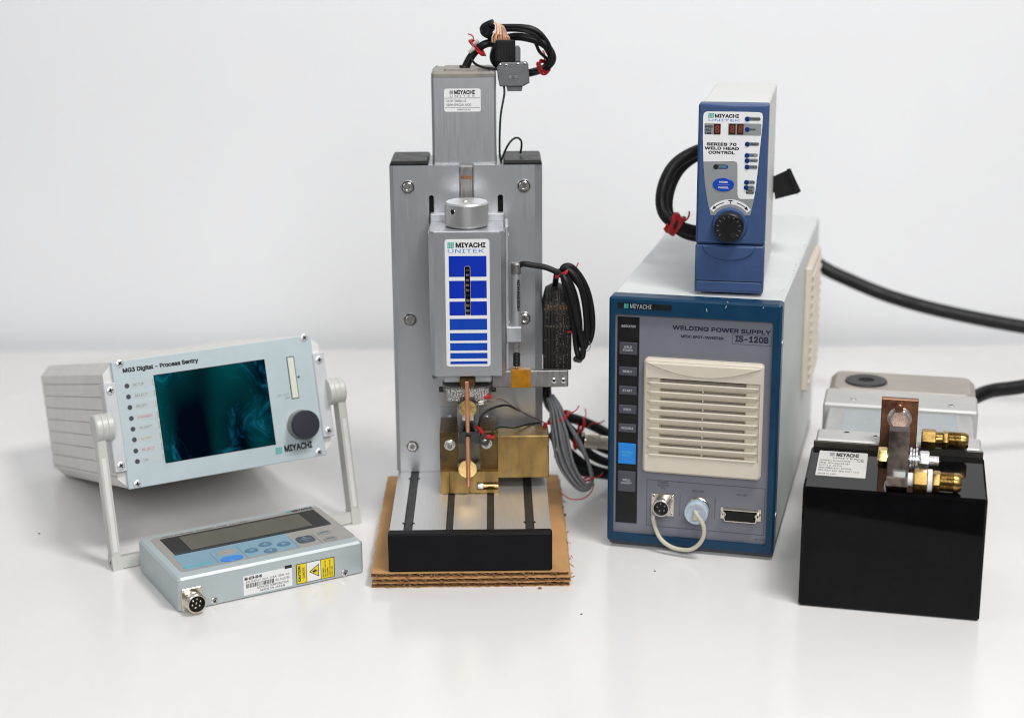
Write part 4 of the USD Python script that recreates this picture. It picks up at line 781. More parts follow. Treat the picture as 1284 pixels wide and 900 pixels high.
q = PS.hit(*z1(120, 147), 1, FP); obj('heading_lettering', text('INDICATOR', ic - iw * .32, ic + iw * .32, q[2] - .0012, q[2] + .0012, 1, FP - .0004), 'ink_white', ip)
for v0, v1, rows, mk in ((197, 235, ('WELD', 'POWER'), 'btn_grey'), (274, 301, ('READY',), 'btn_grey'), (334, 361, ('START',), 'btn_grey'), (393, 420, ('WELD',), 'btn_grey'), (452, 478, ('TROUBLE',), 'btn_grey'), (513, 577, ('TROUBLE', 'RESET'), 'btn_blue'), (600, 664, ('WELD', 'ON/OFF'), 'btn_grey')):
    zt_, zb_ = PS.hit(*z1(117, v0), 1, FP)[2], PS.hit(*z1(117, v1), 1, FP)[2]
    b = obj('indicator_button', cprism(rrect(ic - iw * .40, ic + iw * .42, zb_, zt_, .0006), 1, FP - .0004, .0012, .0004), mk, ip)
    m_ = (zt_ + zb_) / 2; g = []
    for k, s in enumerate(rows):
        zz = m_ + (len(rows) - 1) * .0016 - k * .0033; L = .0016 * len(s) + .0015; g.append(text(s, ic - L / 2, ic + L / 2, zz - .0011, zz + .0011, 1, FP - .0016))
    obj('lettering', g, 'ink_white' if mk == 'btn_grey' else 'ink_cyan', b)
q0, q1 = PS.hit(*zq(465, 250), 1, FP), PS.hit(*zq(1152, 288), 1, FP)
obj('title_lettering', text('WELDING POWER SUPPLY', q0[0], q1[0], (q0[2] + q1[2]) / 2 + .0014, (q0[2] + q1[2]) / 2 + .0056, 1, FP, True), 'ink_navy', ps)
q0, q1 = PS.hit(*zq(525, 293), 1, FP), PS.hit(*zq(822, 310), 1, FP)
obj('subtitle_lettering', text('MFDC SPOT-INVERTER', q0[0], q1[0], q0[2] - .0004, q0[2] + .0022, 1, FP, True), 'ink_navy', ps)
q0, q1 = PS.hit(*zq(905, 322), 1, FP), PS.hit(*zq(1135, 333), 1, FP)
obj('model_lettering', text('IS-120B', q0[0], q1[0], q0[2] - .0004, q0[2] + .0056, 1, FP, True), 'ink_navy', ps)
def frame_line(x0, x1, za, zb2, w=.0004): return sbox(x0, za, x1, zb2).difference(sbox(x0 + w, za + w, x1 - w, zb2 - w))
obj('model_box', prism(frame_line(q0[0] - .003, q1[0] + .0028, q0[2] - .003, q0[2] + .0070, .0003), 1, FP, .0001), 'ink_navy', ps)
# louvred grille
ga = area(PS, 1, FP - .004, [z1(170, 245), z1(548, 268), z1(533, 632), z1(165, 598)])
op = area(PS, 1, FP - .004, [z1(222, 310), z1(488, 328), z1(482, 568), z1(218, 545)])
GP = FP - .0075
gm = man(cprism(rrect(*ga, .0042, 6), 1, FP + .0005, FP + .0005 - GP, .0022)) - man(prism(rrect(*op), 1, .02, .06)) - man(prism(rrect(ga[0] + .003, ga[1] - .003, op[2] - .001, op[3] + .001), 1, GP + .003, .02))
gr = obj('vent_grille', gm, 'beige', ps, 28)
obj('grille_mesh', prism(rrect(op[0] - .001, op[1] + .001, op[2] - .001, op[3] + .001), 1, FP + .0003, .0012), 'beige_dark', gr)
nsl = 9; zs = [PS.hit(*z1(350, v), 1, GP)[2] for v in (338, 367, 395.5, 424, 452.5, 482, 511, 538.5, 564.5)]
for z in zs:
    sp = Polygon([(GP - .0006, z + .0022), (GP - .0012, z + .0014), (GP - .0010, z + .0002), (GP + .0042, z - .0058), (GP + .0052, z - .0058), (GP + .0052, z + .0012)])
    P = []
    L0, L1 = ga[0] + .0012, ga[1] - .0012
    body_ = place(trimesh.creation.extrude_polygon(sp, L1 - L0 - .012, engine='earcut'), 0, L0 + .006)
    ends = [hull([(L0, GP + .0032, z + .0004)] + [(L0 + .006, y, zz) for y, zz in sp.exterior.coords]), hull([(L1, GP + .0032, z + .0004)] + [(L1 - .006, y, zz) for y, zz in sp.exterior.coords])]
    obj('slat', trimesh.util.concatenate([body_] + ends), 'beige', gr)
for z in zs[:-1]: obj('slat_stud', cbox((op[0] + op[1]) / 2 - .0008, (op[0] + op[1]) / 2 + .0008, GP + .0030, GP + .0055, z - .0075, z - .004, .0002), 'beige', gr)
obj('slat_mullion', cbox(op[0] - .0012, op[0] + .0002, GP + .003, FP, op[2], op[3], .0002), 'beige', gr); obj('slat_mullion', cbox(op[1] - .0002, op[1] + .0012, GP + .003, FP, op[2], op[3], .0002), 'beige', gr)
for top in (1, 0):
    t = np.linspace(-1, 1, 25); xm, xw = (ga[0] + ga[1]) / 2, (ga[1] - ga[0]) / 2 - .0025
    if top: z_e = ga[3] - .003; pts = [(xm + xw * u, z_e - .0015 - .0125 * (1 - u * u)) for u in t] + [(xm + xw, z_e), (xm - xw, z_e)]
    else: continue
    obj('grille_brow', cprism(Polygon(pts), 1, GP, .0018, .0014), 'beige', gr)
for X, Y in ((205, 585), (345, 605), (490, 610)):
    q = PS.hit(*z1(X, Y), 1, GP); obj('moulded_arrow', prism([(q[0] - .002, q[2] - .0006), (q[0] + .002, q[2] - .0006), (q[0], q[2] + .0012)], 1, GP, .0003), 'beige', gr)
# connector field
ka = area(PS, 1, FP, [zk(80, 75), zk(1138, 160), zk(1125, 580), zk(72, 488)])
obj('connector_outline', prism(frame_line(*ka), 1, FP, .0001), 'ink_navy', ps)
for X, Ya, Yb in ((375, 210, 400), (688, 245, 430)):
    p, q = PS.hit(*zk(X, Ya), 1, FP), PS.hit(*zk(X, Yb), 1, FP); obj('divider_line', prism(sbox((p[0] + q[0]) / 2 - .0002, q[2], (p[0] + q[0]) / 2 + .0002, p[2]), 1, FP, .0001), 'ink_navy', ps)
for X, Y, rows in ((225, 130, ('PROGRAM', 'MONITOR', 'I/O')), (535, 182, ('COIL IN',)), (930, 218, ('RS-485',)), (1095, 618, ('IS-120B',))):
    c = PS.hit(*zk(X, Y), 1, FP); g = []
    for k, s in enumerate(rows): L = .00165 * len(s); zz = c[2] + (len(rows) - 1) * .0015 - k * .003; g.append(text(s, c[0] - L / 2, c[0] + L / 2, zz - .0010, zz + .0010, 1, FP))
    obj('caption_lettering', g, 'ink_navy', ps)
c = PS.hit(*zk(222, 300), 1, FP); r_ = .0118
k1 = obj('round_socket', cprism(rrect(c[0] - r_, c[0] + r_, c[2] - r_, c[2] + r_, .0012), 1, FP, .0018, .0004), 'nickel', ps)
c1 = PS.hit(*zk(206, 334), 1, FP - .011)
obj('shell', lathe([(.0074, 0), (.0092, 0), (.0092, .0105), (.0085, .0112), (.0076, .0112), (.0074, 0)], (c[0], FP - .0018, c[2]), (0, -1, 0), 40), 'steel', k1)
obj('insert', disc(.0075, .0078, (c[0], FP - .0018, c[2]), (0, -1, 0)), 'black', k1)
for t in np.arange(5) * 1.2566 + .5: obj('contact', disc(.0009, .0006, (c[0] + .004 * math.cos(t), FP - .0096, c[2] + .004 * math.sin(t)), (0, -1, 0), .0002, 10), 'raw_steel', k1)
for sx_ in (-1, 1):
    for sz_ in (-1, 1): screw(k1, (c[0] + sx_ * .0092, FP - .0018, c[2] + sz_ * .0092), (0, -1, 0), .0018, 'zinc', 'cross')
c2 = PS.hit(*zk(540, 330), 1, FP)
k2 = obj('capped_socket', lathe([(0, 0), (.0115, 0), (.0115, .002), (.0108, .0024), (.0108, .008), (0, .008)], (c2[0], FP, c2[2]), (0, -1, 0), 40), 'nickel', ps)
obj('cap', lathe([(0, .0075), (.0118, .0075), (.0120, .0085), (.0120, .0165), (.0113, .0175), (.0092, .0175), (.0086, .0165), (.0035, .0165), (.0030, .0195), (0, .0195)], (c2[0], FP, c2[2]), (0, -1, 0), 48), 'cap_clear', k2)
tw = [PS.hit(*zk(X, Y), 1, y) for X, Y, y in ((150, 375, FP - .002), (135, 410, FP - .005), (150, 490, FP - .007), (185, 580, FP - .009), (235, 640, FP - .011), (310, 685, FP - .013), (400, 705, FP - .015), (480, 700, FP - .017), (550, 650, FP - .019), (588, 575, FP - .021), (585, 490, FP - .022), (550, 425, FP - .022), (520, 385, FP - .0215), (508, 365, FP - .0185))]
obj('tether_cord', tube(spline(tw, 90), .0022, 10), 'cream', k2, True)
q = PS.hit(*zk(500, 355), 1, FP - .02); obj('tether_clip', cbox(c2[0] - .0028, c2[0] + .0028, FP - .0222, FP - .0175, c2[2] - .006, c2[2] + .001, .0012), 'cream', k2)
p, q = PS.hit(*zk(738, 378), 1, FP), PS.hit(*zk(1103, 395), 1, FP); dz = (p[2] + q[2]) / 2; dxm = (p[0] + q[0]) / 2
k3 = obj('sub_d_socket', cprism(rrect(p[0], q[0], dz - .0062, dz + .0062, .0008), 1, FP, .0012, .0003), 'nickel', ps)
dsh = Polygon([(dxm - .0165, dz + .0052), (dxm + .0165, dz + .0052), (dxm + .0148, dz - .0052), (dxm - .0148, dz - .0052)]).buffer(.0012)
hs2 = man(prism(dsh, 1, FP - .0012, .0062)) - man(prism(dsh.buffer(-.0008), 1, FP - .0022, .02)); obj('shell', hs2, 'nickel', k3)
obj('insert', prism(dsh.buffer(-.0009), 1, FP - .0012, .003), 'hole', k3)
for x in (p[0] + .0035, q[0] - .0035): obj('jack_screw', hexn(.0028, .0034, (x, FP - .0012, dz), (0, -1, 0)), 'nickel', k3); obj('jack_hole', disc(.0013, .0001, (x, FP - .0046, dz), (0, -1, 0), .00002, 12), 'hole', k3)
# side vent
VX = pw + .007
vy = [PS.hit(1012, 420, 0, VX)[1], PS.hit(1027, 400, 0, VX)[1]]; vz = [PS.hit(1008, 500, 0, VX)[2], PS.hit(1014, 343, 0, VX)[2]]
vz = [v_ - .006 for v_ in vz]; vy = [.278, .405]; vy1 = vy[1]
sv = obj('side_vent', cbox(pw - .0015, VX, vy[0], vy1, vz[0], vz[1], .002), 'beige', ps)
for k in range(13):
    z = vz[0] + (k + 1) * (vz[1] - vz[0]) / 14; obj('vent_louvre', cbox(VX - .001, VX + .0022, vy[0] + .006, vy1 - .006, z - .003, z + .001, .0008), 'beige', sv)
obj('cable_gland', lathe([(0, 0), (.014, 0), (.014, .006), (.011, .012), (0, .012)], (pw - .03, pd, .17), (0, 1, 0), 24), 'black', ps)

# ------------------------------------------------------------------ weld head control on top
WC = Frame((.181604, 1.616975, ph - .0011), -.196338); ww, whh, wd_ = .067385, .18897, .203976
wc = thing('weld_control', 'slim weld head control, slate blue front and white case, on the power supply', 'controller', WC)
zw = zoomer(870, 120, 110 / 619); zv = zoomer(810, 90, 1 / 3)
obj('case', cbox(.0018, ww - .0012, .016, wd_, .0035, whh - .0016, .0016), 'wc_case', wc)
for x in (.012, ww - .012):
    for y in (.03, wd_ - .03): obj('foot', disc(.005, .0034, (x, y, .0003), (0, 0, 1)), 'black', wc)
zp = WC.hit(*zv(312, 652), 1, 0)[2]
obj('bezel', cprism(rrect(0, ww, zp + .0004, whh, .0022, 5), 1, .018, .018, .0024), 'blue_bezel', wc)
flap = obj('lower_flap', cprism(rrect(0, ww, .003, zp - .0004, .0016, 5), 1, .018, .0182, .0018), 'blue_bezel', wc)
t = np.linspace(math.pi, 2 * math.pi, 21); fcx = WC.hit(*zv(312, 660), 1, 0)[0]
obj('thumb_lip', cprism(Polygon([(fcx + .0262 * math.cos(u), zp - .0008 + .0150 * math.sin(u)) for u in t]), 1, -.0002, .0018, .0014), 'blue_bezel', flap)
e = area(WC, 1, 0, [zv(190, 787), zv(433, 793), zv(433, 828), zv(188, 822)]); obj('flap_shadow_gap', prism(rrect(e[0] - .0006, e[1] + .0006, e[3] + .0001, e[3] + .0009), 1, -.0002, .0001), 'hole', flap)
obj('flap_ledge', cbox(e[0], e[1], -.0016, .0005, e[2] + .0008, e[3], .0008), 'blue_bezel', flap)
W = lambda X, Y: tuple(WC.hit(*zw(X, Y), 1, 0)[[0, 2]])
out_ = [W(66, 150), W(72, 124), W(92, 112), (W(280, 114)), W(462, 118), W(482, 126), W(488, 150), W(482, 230), W(468, 360), W(452, 520), W(436, 660), W(420, 750), W(398, 845), W(250, 850), W(118, 842), W(96, 740), W(78, 620), W(68, 480), W(64, 300)]
o1, o2, o3 = -.0002, -.00035, -.0005
pn = obj('front_panel', prism(Polygon(out_), 1, 0, .0002), 'white', wc)
kx_, kz_ = W(251.5, 919); kx_, kz_ = WC.hit(914.7, 283.3, 1, -.004)[0], WC.hit(914.7, 283.3, 1, -.004)[2]
grey = Polygon([W(62, 465), W(285, 463), W(302, 470), W(308, 490), W(308, 700), W(316, 722), W(335, 730), W(440, 728), W(400, 850), W(120, 850), W(60, 600)]).intersection(Polygon(out_))
obj('grey_field', prism(grey, 1, o1, .00012), 'pill_grey', pn)
aa = np.radians(np.linspace(38, 142, 25)); band = Polygon([(kx_ + .0255 * math.cos(u), kz_ + .0255 * math.sin(u)) for u in aa] + [(kx_ + .0205 * math.cos(u), kz_ + .0205 * math.sin(u)) for u in aa[::-1]])
bd_ = obj('dial_band', prism(band, 1, o2, .0001), 'white', pn)
ar = []
for s in (-1, 1):
    u = np.radians(90 - s * np.linspace(16, 40, 8)); ar.append(prism(Polygon([(kx_ + .0234 * math.cos(k), kz_ + .0234 * math.sin(k)) for k in u] + [(kx_ + .0226 * math.cos(k), kz_ + .0226 * math.sin(k)) for k in u[::-1]]), 1, -.00045, .0001))
    k = math.radians(90 - s * 40); k2_ = math.radians(90 - s * 49); ar.append(prism([(kx_ + .0248 * math.cos(k), kz_ + .0248 * math.sin(k)), (kx_ + .023 * math.cos(k2_), kz_ + .023 * math.sin(k2_)), (kx_ + .0212 * math.cos(k), kz_ + .0212 * math.sin(k))], 1, -.00045, .0001))
ar.append(prism(sbox(kx_ - .0004, kz_ + .0208, kx_ + .0004, kz_ + .0238), 1, -.00045, .0001)); ar.append(prism(sbox(kx_ - .0022, kz_ + .0238, kx_ + .0022, kz_ + .0247), 1, -.00045, .0001))
obj('dial_arrows', ar, 'ink', bd_)
dr = obj('dial_ring', lathe([(0, 0), (.0176, 0), (.0170, .003), (.0158, .0046), (.0148, .0042), (0, .004)], (kx_, 0, kz_), (0, -1, 0), 56), 'blue_bezel', wc)
n = 28; fl = []
prof_ = [(kx_ + (.0138 + (.00035 if k % 2 else -.0002)) * math.cos(k * math.pi / n), kz_ + (.0138 + (.00035 if k % 2 else -.0002)) * math.sin(k * math.pi / n)) for k in range(2 * n)]
kn = obj('dial_knob', cprism(Polygon(prof_), 1, -.004, .0115, .0012), 'black', wc)
obj('finger_dimple', disc(.0030, .0003, (kx_ + .0045, -.0155, kz_ - .0072), (0, -1, 0), .0001, 20), 'hole', kn)
for k in range(11): u = math.radians(-40 + k * 26); obj('knob_tick', prism(affinity.rotate(affinity.translate(sbox(-.0014, -.0002, .0008, .0002), kx_ + .0112, kz_), math.degrees(u), origin=(kx_, kz_)), 1, -.0155, .0001), 'ink_grey', kn)
def wtext(txt, X0, Y0, X1, Y1, m, name='lettering', parent=None, bold=True, off=o1):
    a_ = area(WC, 1, 0, [zw(X0, Y0), zw(X1, Y1)]); return obj(name, text(txt, a_[0], a_[1], a_[2], a_[3], 1, off, bold), m, parent or pn)
wtext('MIYACHI', 150, 130, 318, 158, 'ink'); a = area(WC, 1, 0, [zw(102, 122), zw(142, 158)]); obj('brand_mark', logo(WC, *a, 1, o1), 'teal', pn); wtext('UNITEK', 105, 164, 326, 184, 'ink_blue', bold=False)
for s, Y0, Y1, X0, X1 in (('SERIES 70', 331, 356, 92, 300), ('WELD HEAD', 360, 385, 78, 318), ('CONTROL', 390, 414, 104, 288)): wtext(s, X0, Y0, X1, Y1, 'ink', 'title_lettering', bold=.042)
def patch(X0, Y0, X1, Y1, m, r, name, parent=None, off=o1, t=.00012):
    a_ = area(WC, 1, 0, [zw(X0, Y0), zw(X1, Y1)]); return obj(name, prism(rrect(*a_, r), 1, off, t), m, parent or pn)
patch(76, 195, 190, 275, 'pill_grey', .001, 'display_patch'); pr = patch(243, 195, 474, 284, 'pill_grey', .001, 'display_patch')
for s, Y in (('SPEED', 219), ('HOLD', 241), ('TIME', 264)): wtext(s, 79, Y - 8, 79 + 11 * len(s), Y + 8, 'ink', off=o2)
for X in (143, 250, 306):
    d_ = patch(X, 200, X + 44, 274, 'digit_back', .0004, 'digit_window', None, o2, .0003)
    wtext('8', X + 9, 210, X + 36, 262, 'digit', 'digit', d_, off=-.00065)
for X0, Y0, X1, Y1, s in ((362, 150, 472, 181, 'ENABLE'), (362, 224, 440, 256, 'RUN'), (362, 328, 462, 357, 'RESET'), (360, 407, 452, 435, 'UP'), (360, 444, 452, 472, 'WELD'), (360, 489, 450, 522, 'HOLD'), (356, 597, 432, 628, 'AUTO'), (354, 634, 428, 698, 'FOOT')):
    if s != 'RUN': patch(X0 + 14, Y0, X1, Y1, 'pill_grey', .0024, 'key_patch')
    c = WC.hit(*zw(X0 + 16, Y0 + 15), 1, 0); obj('indicator_key', disc(.0024, .0008, (c[0], -.0003, c[2]), (0, -1, 0), .0004, 20), 'led_blue', wc)
    wtext(s, X0 + 38, Y0 + 9, X0 + 38 + min(13 * len(s), X1 - X0 - 44), Y0 + 22, 'ink', off=o2)
wtext('SWITCH', 368, 678, 420, 692, 'ink', off=o2); wtext('PEDAL', 372, 662, 416, 674, 'ink', off=o2)
patch(138, 484, 242, 521, 'pill_blue', .004, 'home_light'); c = WC.hit(*zw(155, 502), 1, 0); obj('indicator_key', disc(.0024, .0006, (c[0], -.0003, c[2]), (0, -1, 0), .0003, 20), 'hole', wc); wtext('HOME', 180, 496, 230, 509, 'ink_cyan', bold=False, off=o2)
a = area(WC, 1, 0, [zw(134, 578), zw(283, 678)]); el = affinity.translate(affinity.scale(Point(0, 0).buffer(1, quad_segs=12), (a[1] - a[0]) / 2, (a[3] - a[2]) / 2), (a[0] + a[1]) / 2, (a[2] + a[3]) / 2)
hk = obj('home_key', cprism(el, 1, -.0003, .0007, .0003), 'pill_blue', wc); wtext('HOME', 180, 602, 240, 617, 'ink_white', parent=hk, off=-.001); wtext('CANCEL', 172, 640, 246, 655, 'ink_white', parent=hk, off=-.001); patch(168, 626, 250, 629, 'ink_white', 0, 'key_line', hk, -.001, .0001)
# its lead: loop tied behind, and the plug that sticks out on the other side
def WP(u, v, y):
    q = WC.hit(u, v, 1, y); return WC.world((q[0], q[1], q[2]))
cl = thing('control_lead', 'thick black lead looped and tied behind the weld head control', 'cable')
lift = lambda P, r: [V([x, y, max(z, ph + r)]) for x, y, z in P]
for dx, dy, yy in ((0, 0, .15), (6, 5, .162)):
    P = [WP(u + dx * s, v + dy, y) for u, v, s, y in ((915, 178, 0, yy + .03), (890, 184, 0, yy + .02), (868, 192, .3, yy), (848, 205, .9, yy - .01), (835, 225, 1.1, yy - .02), (829.5, 248, 1.1, yy - .025), (833, 268, 1, yy - .03), (845, 280, .6, yy - .035), (862, 288, 0, yy - .03), (885, 292, 0, yy - .02), (915, 296, 0, yy - .02))]
    obj('lead', tube(lift(spline(P, 70), .0066), .0066, 12), 'cable', cl, True)
tie('twist_tie', cl, WP(846, 281, .120), WP(862, 288, .12) - WP(836, 270, .12), .0108, 9, .0010, True, .0015)
pg = thing('lead_plug', 'black square plug sticking out behind the right side of the weld head control', 'plug')
def plug(z_a, z_b, y0, y1): return [WC.world(WC.hit(u, v, 1, y)) for u, v in z_a for y in (y0, y1)]
obj('housing', hull(plug(((968, 222), (988, 213), (999, 243), (972, 250)), 0, .19, .225)), 'black', pg); obj('face_rim', hull(plug(((986, 212.5), (991, 211), (1004.5, 240), (998.5, 244)), 0, .186, .229)), 'black', pg)
obj('lead', tube(spline([WP(972, 236, .205), WP(955, 240, .207), WP(935, 262, .21)], 24), .005, 10), 'cable', pg, True)

# ------------------------------------------------------------------ weld transformer
TR = Frame((.26858, 1.456978, 0), -.238325); tw_, th_, td = .165364, .119112, .383728
tr = thing('weld_transformer', 'heavy weld transformer with glossy black front and silver body, copper terminal on top', 'transformer', TR)
zt6 = zoomer(1000, 450, 260 / 1232)
def T(X, Y, z=th_): return TR.hit(*zt6(X, Y), 2, z)
ybk = T(600, 549)[1]; SH = th_ + .0075
obj('front_cover', cbox(0, tw_, 0, ybk, 0, th_, .0022), 'black_gloss', tr)
y1_, y2_, y3_, y4_, y5_ = ybk + .0006, T(300, 421, SH)[1], T(300, 268, SH)[1], T(300, 176, SH)[1], td
bodyz = .004
obj('band_face_shade', cbox(.002, tw_ - .001, ybk - .0030, ybk + .0004, th_ - .002, SH - .0012, .0008), 'band_shade', tr)  # added dark strip that paints the silver band's front face as shaded
obj('front_band', cbox(.0035, tw_ - .0025, y1_, y2_, bodyz, SH, .0022), 'tr_band', tr)
mb = obj('core_body', cbox(.009, tw_ - .007, y2_ + .0004, y3_ - .0004, bodyz, SH - .004, .002), 'alu_dull', tr)
obj('rear_band', cbox(.0035, tw_ - .0025, y3_, y4_, bodyz, SH, .0022), 'tr_band', tr)
obj('end_plate', cprism(rrect(.006, tw_ - .003, y4_ + .0006, y5_, .014, 8), 2, bodyz, SH - bodyz - .001, .006), 'tr_end', tr)
for x in (.02, tw_ - .02):
    for y in (.03, td - .03): obj('foot', cbox(x - .01, x + .01, y - .01, y + .01, 0, .0042, .0004), 'black', tr)
wr = obj('clear_wrap', cbox(T(270, 340, SH)[0], T(945, 340, SH)[0], y2_ + .004, y3_ - .004, SH - .0041, SH - .0036, .0001), 'opaque_blue', tr)
cp = T(408, 130, SH); cg = obj('hex_plug', lathe([(.0085, 0), (.0225, 0), (.0230, .0008), (.0225, .0022), (.021, .0028), (.0098, .0028), (.0085, .002), (.0085, 0)], (cp[0], cp[1], SH - .001), (0, 0, 1), 40), 'plug_grey', tr)
obj('hex_hole', disc(.0088, .0012, (cp[0], cp[1], SH - .001), (0, 0, 1), .0001, 6), 'hole', cg)
for X, Y in ((330, 237), (912, 275), (293, 436), (462, 458)):
    c = T(X, Y, SH); sc = obj('sunk_screw', ring(.0024, .0040, .0004, (c[0], c[1], SH), (0, 0, 1), .0001), 'steel', tr); obj('screw_hole', disc(.0024, .0002, (c[0], c[1], SH), (0, 0, 1), .00005, 14), 'hole', sc)
A = area(TR, 2, th_, [zt6(132, 545), zt6(420, 560), zt6(403, 706), zt6(105, 692)])
tl = obj('rating_sticker', prism(rrect(*A, .001), 2, th_, .00015), 'white_dull', tr)
X = lambda u: A[0] + u * (A[1] - A[0]); Y = lambda v: A[2] + v * (A[3] - A[2]); o = th_ + .00015
g = [text('MIYACHI', X(.36), X(.82), Y(.80), Y(.94), 2, o, .02), text('CE', X(.80), X(.93), Y(.62), Y(.74), 2, o), text('UNITEK', X(.3), X(.8), Y(.70), Y(.76), 2, o)]
for k, (s, x0, x1) in enumerate((('MODEL: X1240HR/2', .04, .66), ('MFG. NO: 00412187', .04, .66), ('DUTY 5 %  15 KVA', .04, .5), ('MAX FREQ 600-1200HZ', .04, .70), ('PRI VOLT 540  SEC VOLT 10.6', .04, .86))): g.append(text(s, X(x0), X(x1), Y(.58 - k * .1), Y(.64 - k * .1), 2, o))
g.append(text('MADE IN USA', X(.04), X(.4), Y(.06), Y(.1), 2, o)); obj('lettering', g, 'ink', tl); obj('brand_mark', logo(TR, X(.22), X(.32), Y(.80), Y(.94), 2, o), 'ink_grey', tl)
# copper terminal, clamp strap, cross bolt, brass unions
yc = ybk - .004
def Q(X_, Y_, y): return TR.hit(*zt6(X_, Y_), 1, y)
p, q = Q(488, 470, yc), Q(723, 222, yc)
obj('terminal_plate', cbox(p[0], q[0], yc, yc + .0085, th_ - .0 + .0003, Q(600, 240, yc)[2], .0008), 'copper_old', tr)
bc_ = Q(606, 362, yc - .004); obj('plate_bolt', hexn(.0098, .006, (bc_[0], yc, bc_[2]), (0, -1, 0), c=.0012), 'zinc', tr)
obj('bolt_washer', disc(.0118, .0016, (bc_[0], yc, bc_[2]), (0, -1, 0)), 'zinc', tr); sc_q = Q(606, 287, yc); obj('bolt_stub', disc(.0042, .006, (sc_q[0], yc, sc_q[2]), (0, -1, 0), .0008), 'copper_old', tr)
xs0, xs1 = Q(548, 430, yc - .02)[0], Q(668, 430, yc - .02)[0]
yk = .03
ztop_, zk_ = Q(606, 395, yc - .004)[2], Q(600, 465, yk + .03)[2]
obj('terminal_bar', hull([(x_, y_, z_ + d_) for x_, e_ in ((xs0 + .0004, 1), (xs1 - .0004, 1)) for y_, z_ in ((yc - .0064, ztop_ - .0075), (yk + .031, zk_ + .0005)) for d_ in (-.0045, .0036)] + [(x_, y_, z_ + .0046) for x_ in (xs0 + .0016, xs1 - .0016) for y_, z_ in ((yc - .0064, ztop_ - .0075), (yk + .031, zk_ + .0005))]), 'bar_copper', tr)
path = [(yk + .042, zk_ + .001), (yk + .032, zk_), (yk - .02, Q(600, 745, .006)[2] + .002), (.006, Q(600, 770, .006)[2])]
path = [(y_, max(z_, th_ + .003)) for y_, z_ in path]
strip = LineString(path).buffer(.0062, cap_style=2, join_style=1)
obj('terminal_strap', place(trimesh.creation.extrude_polygon(strip, xs1 - xs0, engine='earcut'), 0, xs0), 'strap_dark', tr)
yb_ = yk + .004; bz_ = np.interp(yb_, [p_[0] for p_ in path[::-1]], [p_[1] for p_ in path[::-1]])
cb_ = obj('cross_bolt', hexn(.0102, .0085, (xs0 - .0005, yb_, bz_ + .0015), (-1, 0, 0), c=.0012), 'brass', tr)
obj('bolt_rod', tube([(xs0 - .002, yb_, bz_ + .0015), (xs1 + .027, yb_, bz_ + .0015)], .0046, 16), 'zinc', cb_)
for k in range(3): obj('washer', ring(.0046, .0115 - .0012 * (k == 1), .0018, (xs1 + .001 + k * .0026, yb_, bz_ + .0015), (1, 0, 0)), 'zinc', tr)
obj('cross_nut', hexn(.0090, .0088, (xs1 + .0095, yb_, bz_ + .0015), (1, 0, 0), c=.0014), 'zinc', tr)
def union(name, y_, z_, x0, parts_, lab=None):
    """Brass hose union lying along +x: hexes, collars, thread."""
    g = None; x = x0
    for kind, L, r in parts_:
        if kind == 'hex': m_, mm = hexn(r, L, (x, y_, z_), (1, 0, 0), c=.0012), 'union'
        elif kind == 'ptfe': m_, mm = disc(r, L, (x, y_, z_), (1, 0, 0), .0006), 'ptfe'
        elif kind == 'steelhex': m_, mm = hexn(r, L, (x, y_, z_), (1, 0, 0), c=.0012), 'patina'
        elif kind == 'thread':
            nT = int(L / .0011); pr_ = [(0, 0)]
            for i in range(nT): pr_ += [(r - .0007, i * .0011), (r, i * .0011 + .0004), (r, i * .0011 + .0007)]
            pr_ += [(r - .0007, L), (0, L)]; m_, mm = lathe(pr_, (x, y_, z_), (1, 0, 0), 28), 'union'
        elif kind == 'mouth': m_, mm = lathe([(0, L * .4), (r * .55, L * .4), (r * .62, L), (r * .8, L), (r, L * .55), (r, 0), (0, 0)], (x, y_, z_), (1, 0, 0), 28), 'union'
        else: m_, mm = disc(r, L, (x, y_, z_), (1, 0, 0), .0004), 'union'
        if g is None: g = obj(name, m_, mm, tr, label=lab)
        else: obj({'hex': 'hex_nut', 'ptfe': 'sealing_ring', 'thread': 'thread', 'mouth': 'flare_mouth', 'steelhex': 'steel_nut'}.get(kind, 'collar'), m_, mm, g)
        x += L
u0 = Q(735, 470, yc + .004); S6 = (Q(1020, 470, yc)[0] - u0[0]) / 285
union('water_union', yc + .004, max(u0[2], th_ + .013), u0[0], [('hex', 88 * S6, .0098), ('collar', 40 * S6, .0074), ('hex', 34 * S6, .0088), ('thread', 72 * S6, .0084), ('mouth', 48 * S6, .0082)])
yl = .014; u1 = Q(560, 738, yl); S7 = (Q(970, 740, yl)[0] - u1[0]) / 410
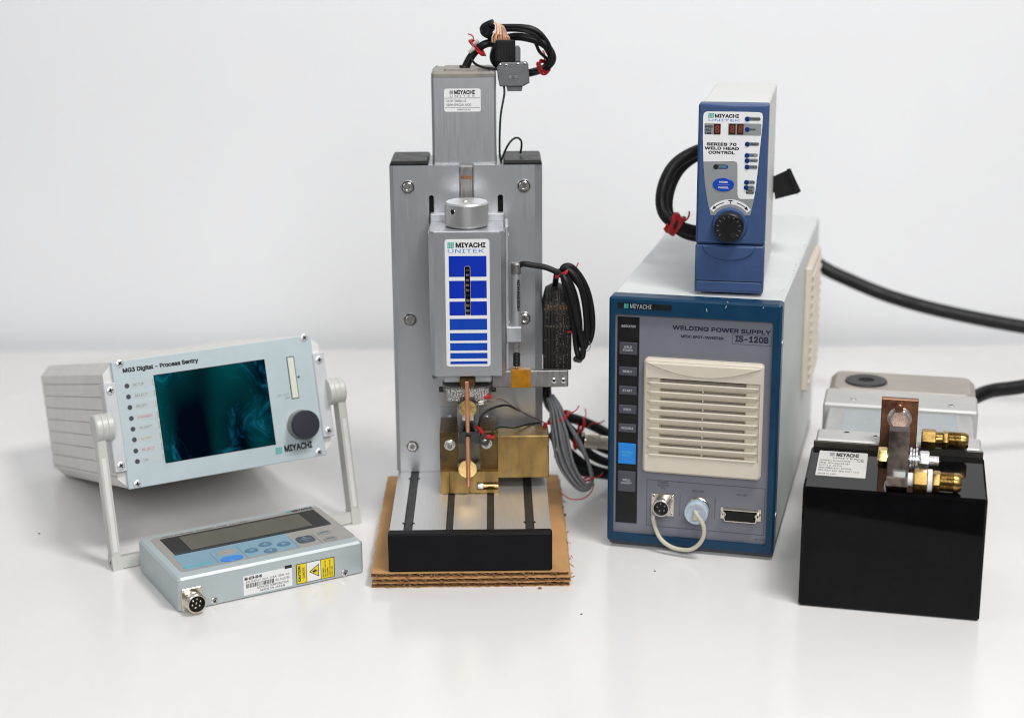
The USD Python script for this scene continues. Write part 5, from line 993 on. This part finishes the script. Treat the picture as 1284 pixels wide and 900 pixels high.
union('water_union', yl, max(u1[2], th_ + .0095), u1[0], [('steelhex', 82 * S7, .0100), ('ptfe', 46 * S7, .0064), ('hex', 84 * S7, .0112), ('ptfe', 28 * S7, .0108), ('hex', 48 * S7, .0100), ('thread', 78 * S7, .0088), ('mouth', 48 * S7, .0090)])

# ------------------------------------------------------------------ supply cables leaving to the right
def GP3(u, v, y): return W0.hit(u, v, 1, y)
pc_ = thing('power_cable', 'thick black power cable leaving the back of the power supply to the right', 'cable')
P = [PS.world((pw - .03, pd + .005, .17)), PS.world((pw - .05, pd + .05, .19))] + [GP3(u, v, y) for u, v, y in ((1010, 324, 2.12), (1035, 337, 2.115), (1060, 349, 2.105), (1100, 366, 2.09), (1150, 382, 2.08), (1200, 394, 2.07), (1250, 404, 2.06), (1300, 412, 2.05), (1380, 425, 2.04))] + [V([1.0, 2.02, .03]), V([1.25, 2.0, .0095]), V([1.7, 1.95, .0095])]
obj('cable', tube(spline(P, 140), .0088, 14), 'cable', pc_, True)
tc_ = thing('transformer_cable', 'black cable running from behind the transformer to the right edge', 'cable')
P = [TR.world((tw_ * .6, td - .002, .075)), TR.world((tw_ * .8, td + .025, .075))] + [GP3(u, v, y) for u, v, y in ((1236, 492, 1.862), (1260, 487.5, 1.868), (1290, 483, 1.872), (1340, 477, 1.878))] + [V([.85, 1.9, .03]), V([1.05, 1.95, .008]), V([1.4, 1.9, .008])]
obj('cable', tube(spline(P, 100), .0084, 14), 'cable', tc_, True)

# ------------------------------------------------------------------ crumbs on the table
for (u, v), lab, sz in (((677, 738), 'tiny cardboard crumb on the table in front of the cardboard stack', .0016), ((708, 646), 'tiny dark crumb on the table right of the cardboard stack', .0016),
    ((821, 716), 'tiny dark speck on the table just below the tether cord of the power supply', .0008), ((729, 770), 'tiny dark speck on the bare table front right of the cardboard stack', .0008),
    ((49, 669), 'tiny dark speck on the table left of the monitor handle', .0009)):
    m = trimesh.creation.icosphere(1, sz); m.vertices = m.vertices * [1.3, .8, .7] * (1 + .35 * (nrng.random((len(m.vertices), 1)) - .5)); c = W0.hit(u, v, 2, 0)
    m.apply_translation([c[0], c[1], sz * .62]); tag(prim(obj('crumb', m, 'kraft_edge' if u == 677 else 'strap_dark')), lab, 'crumb')
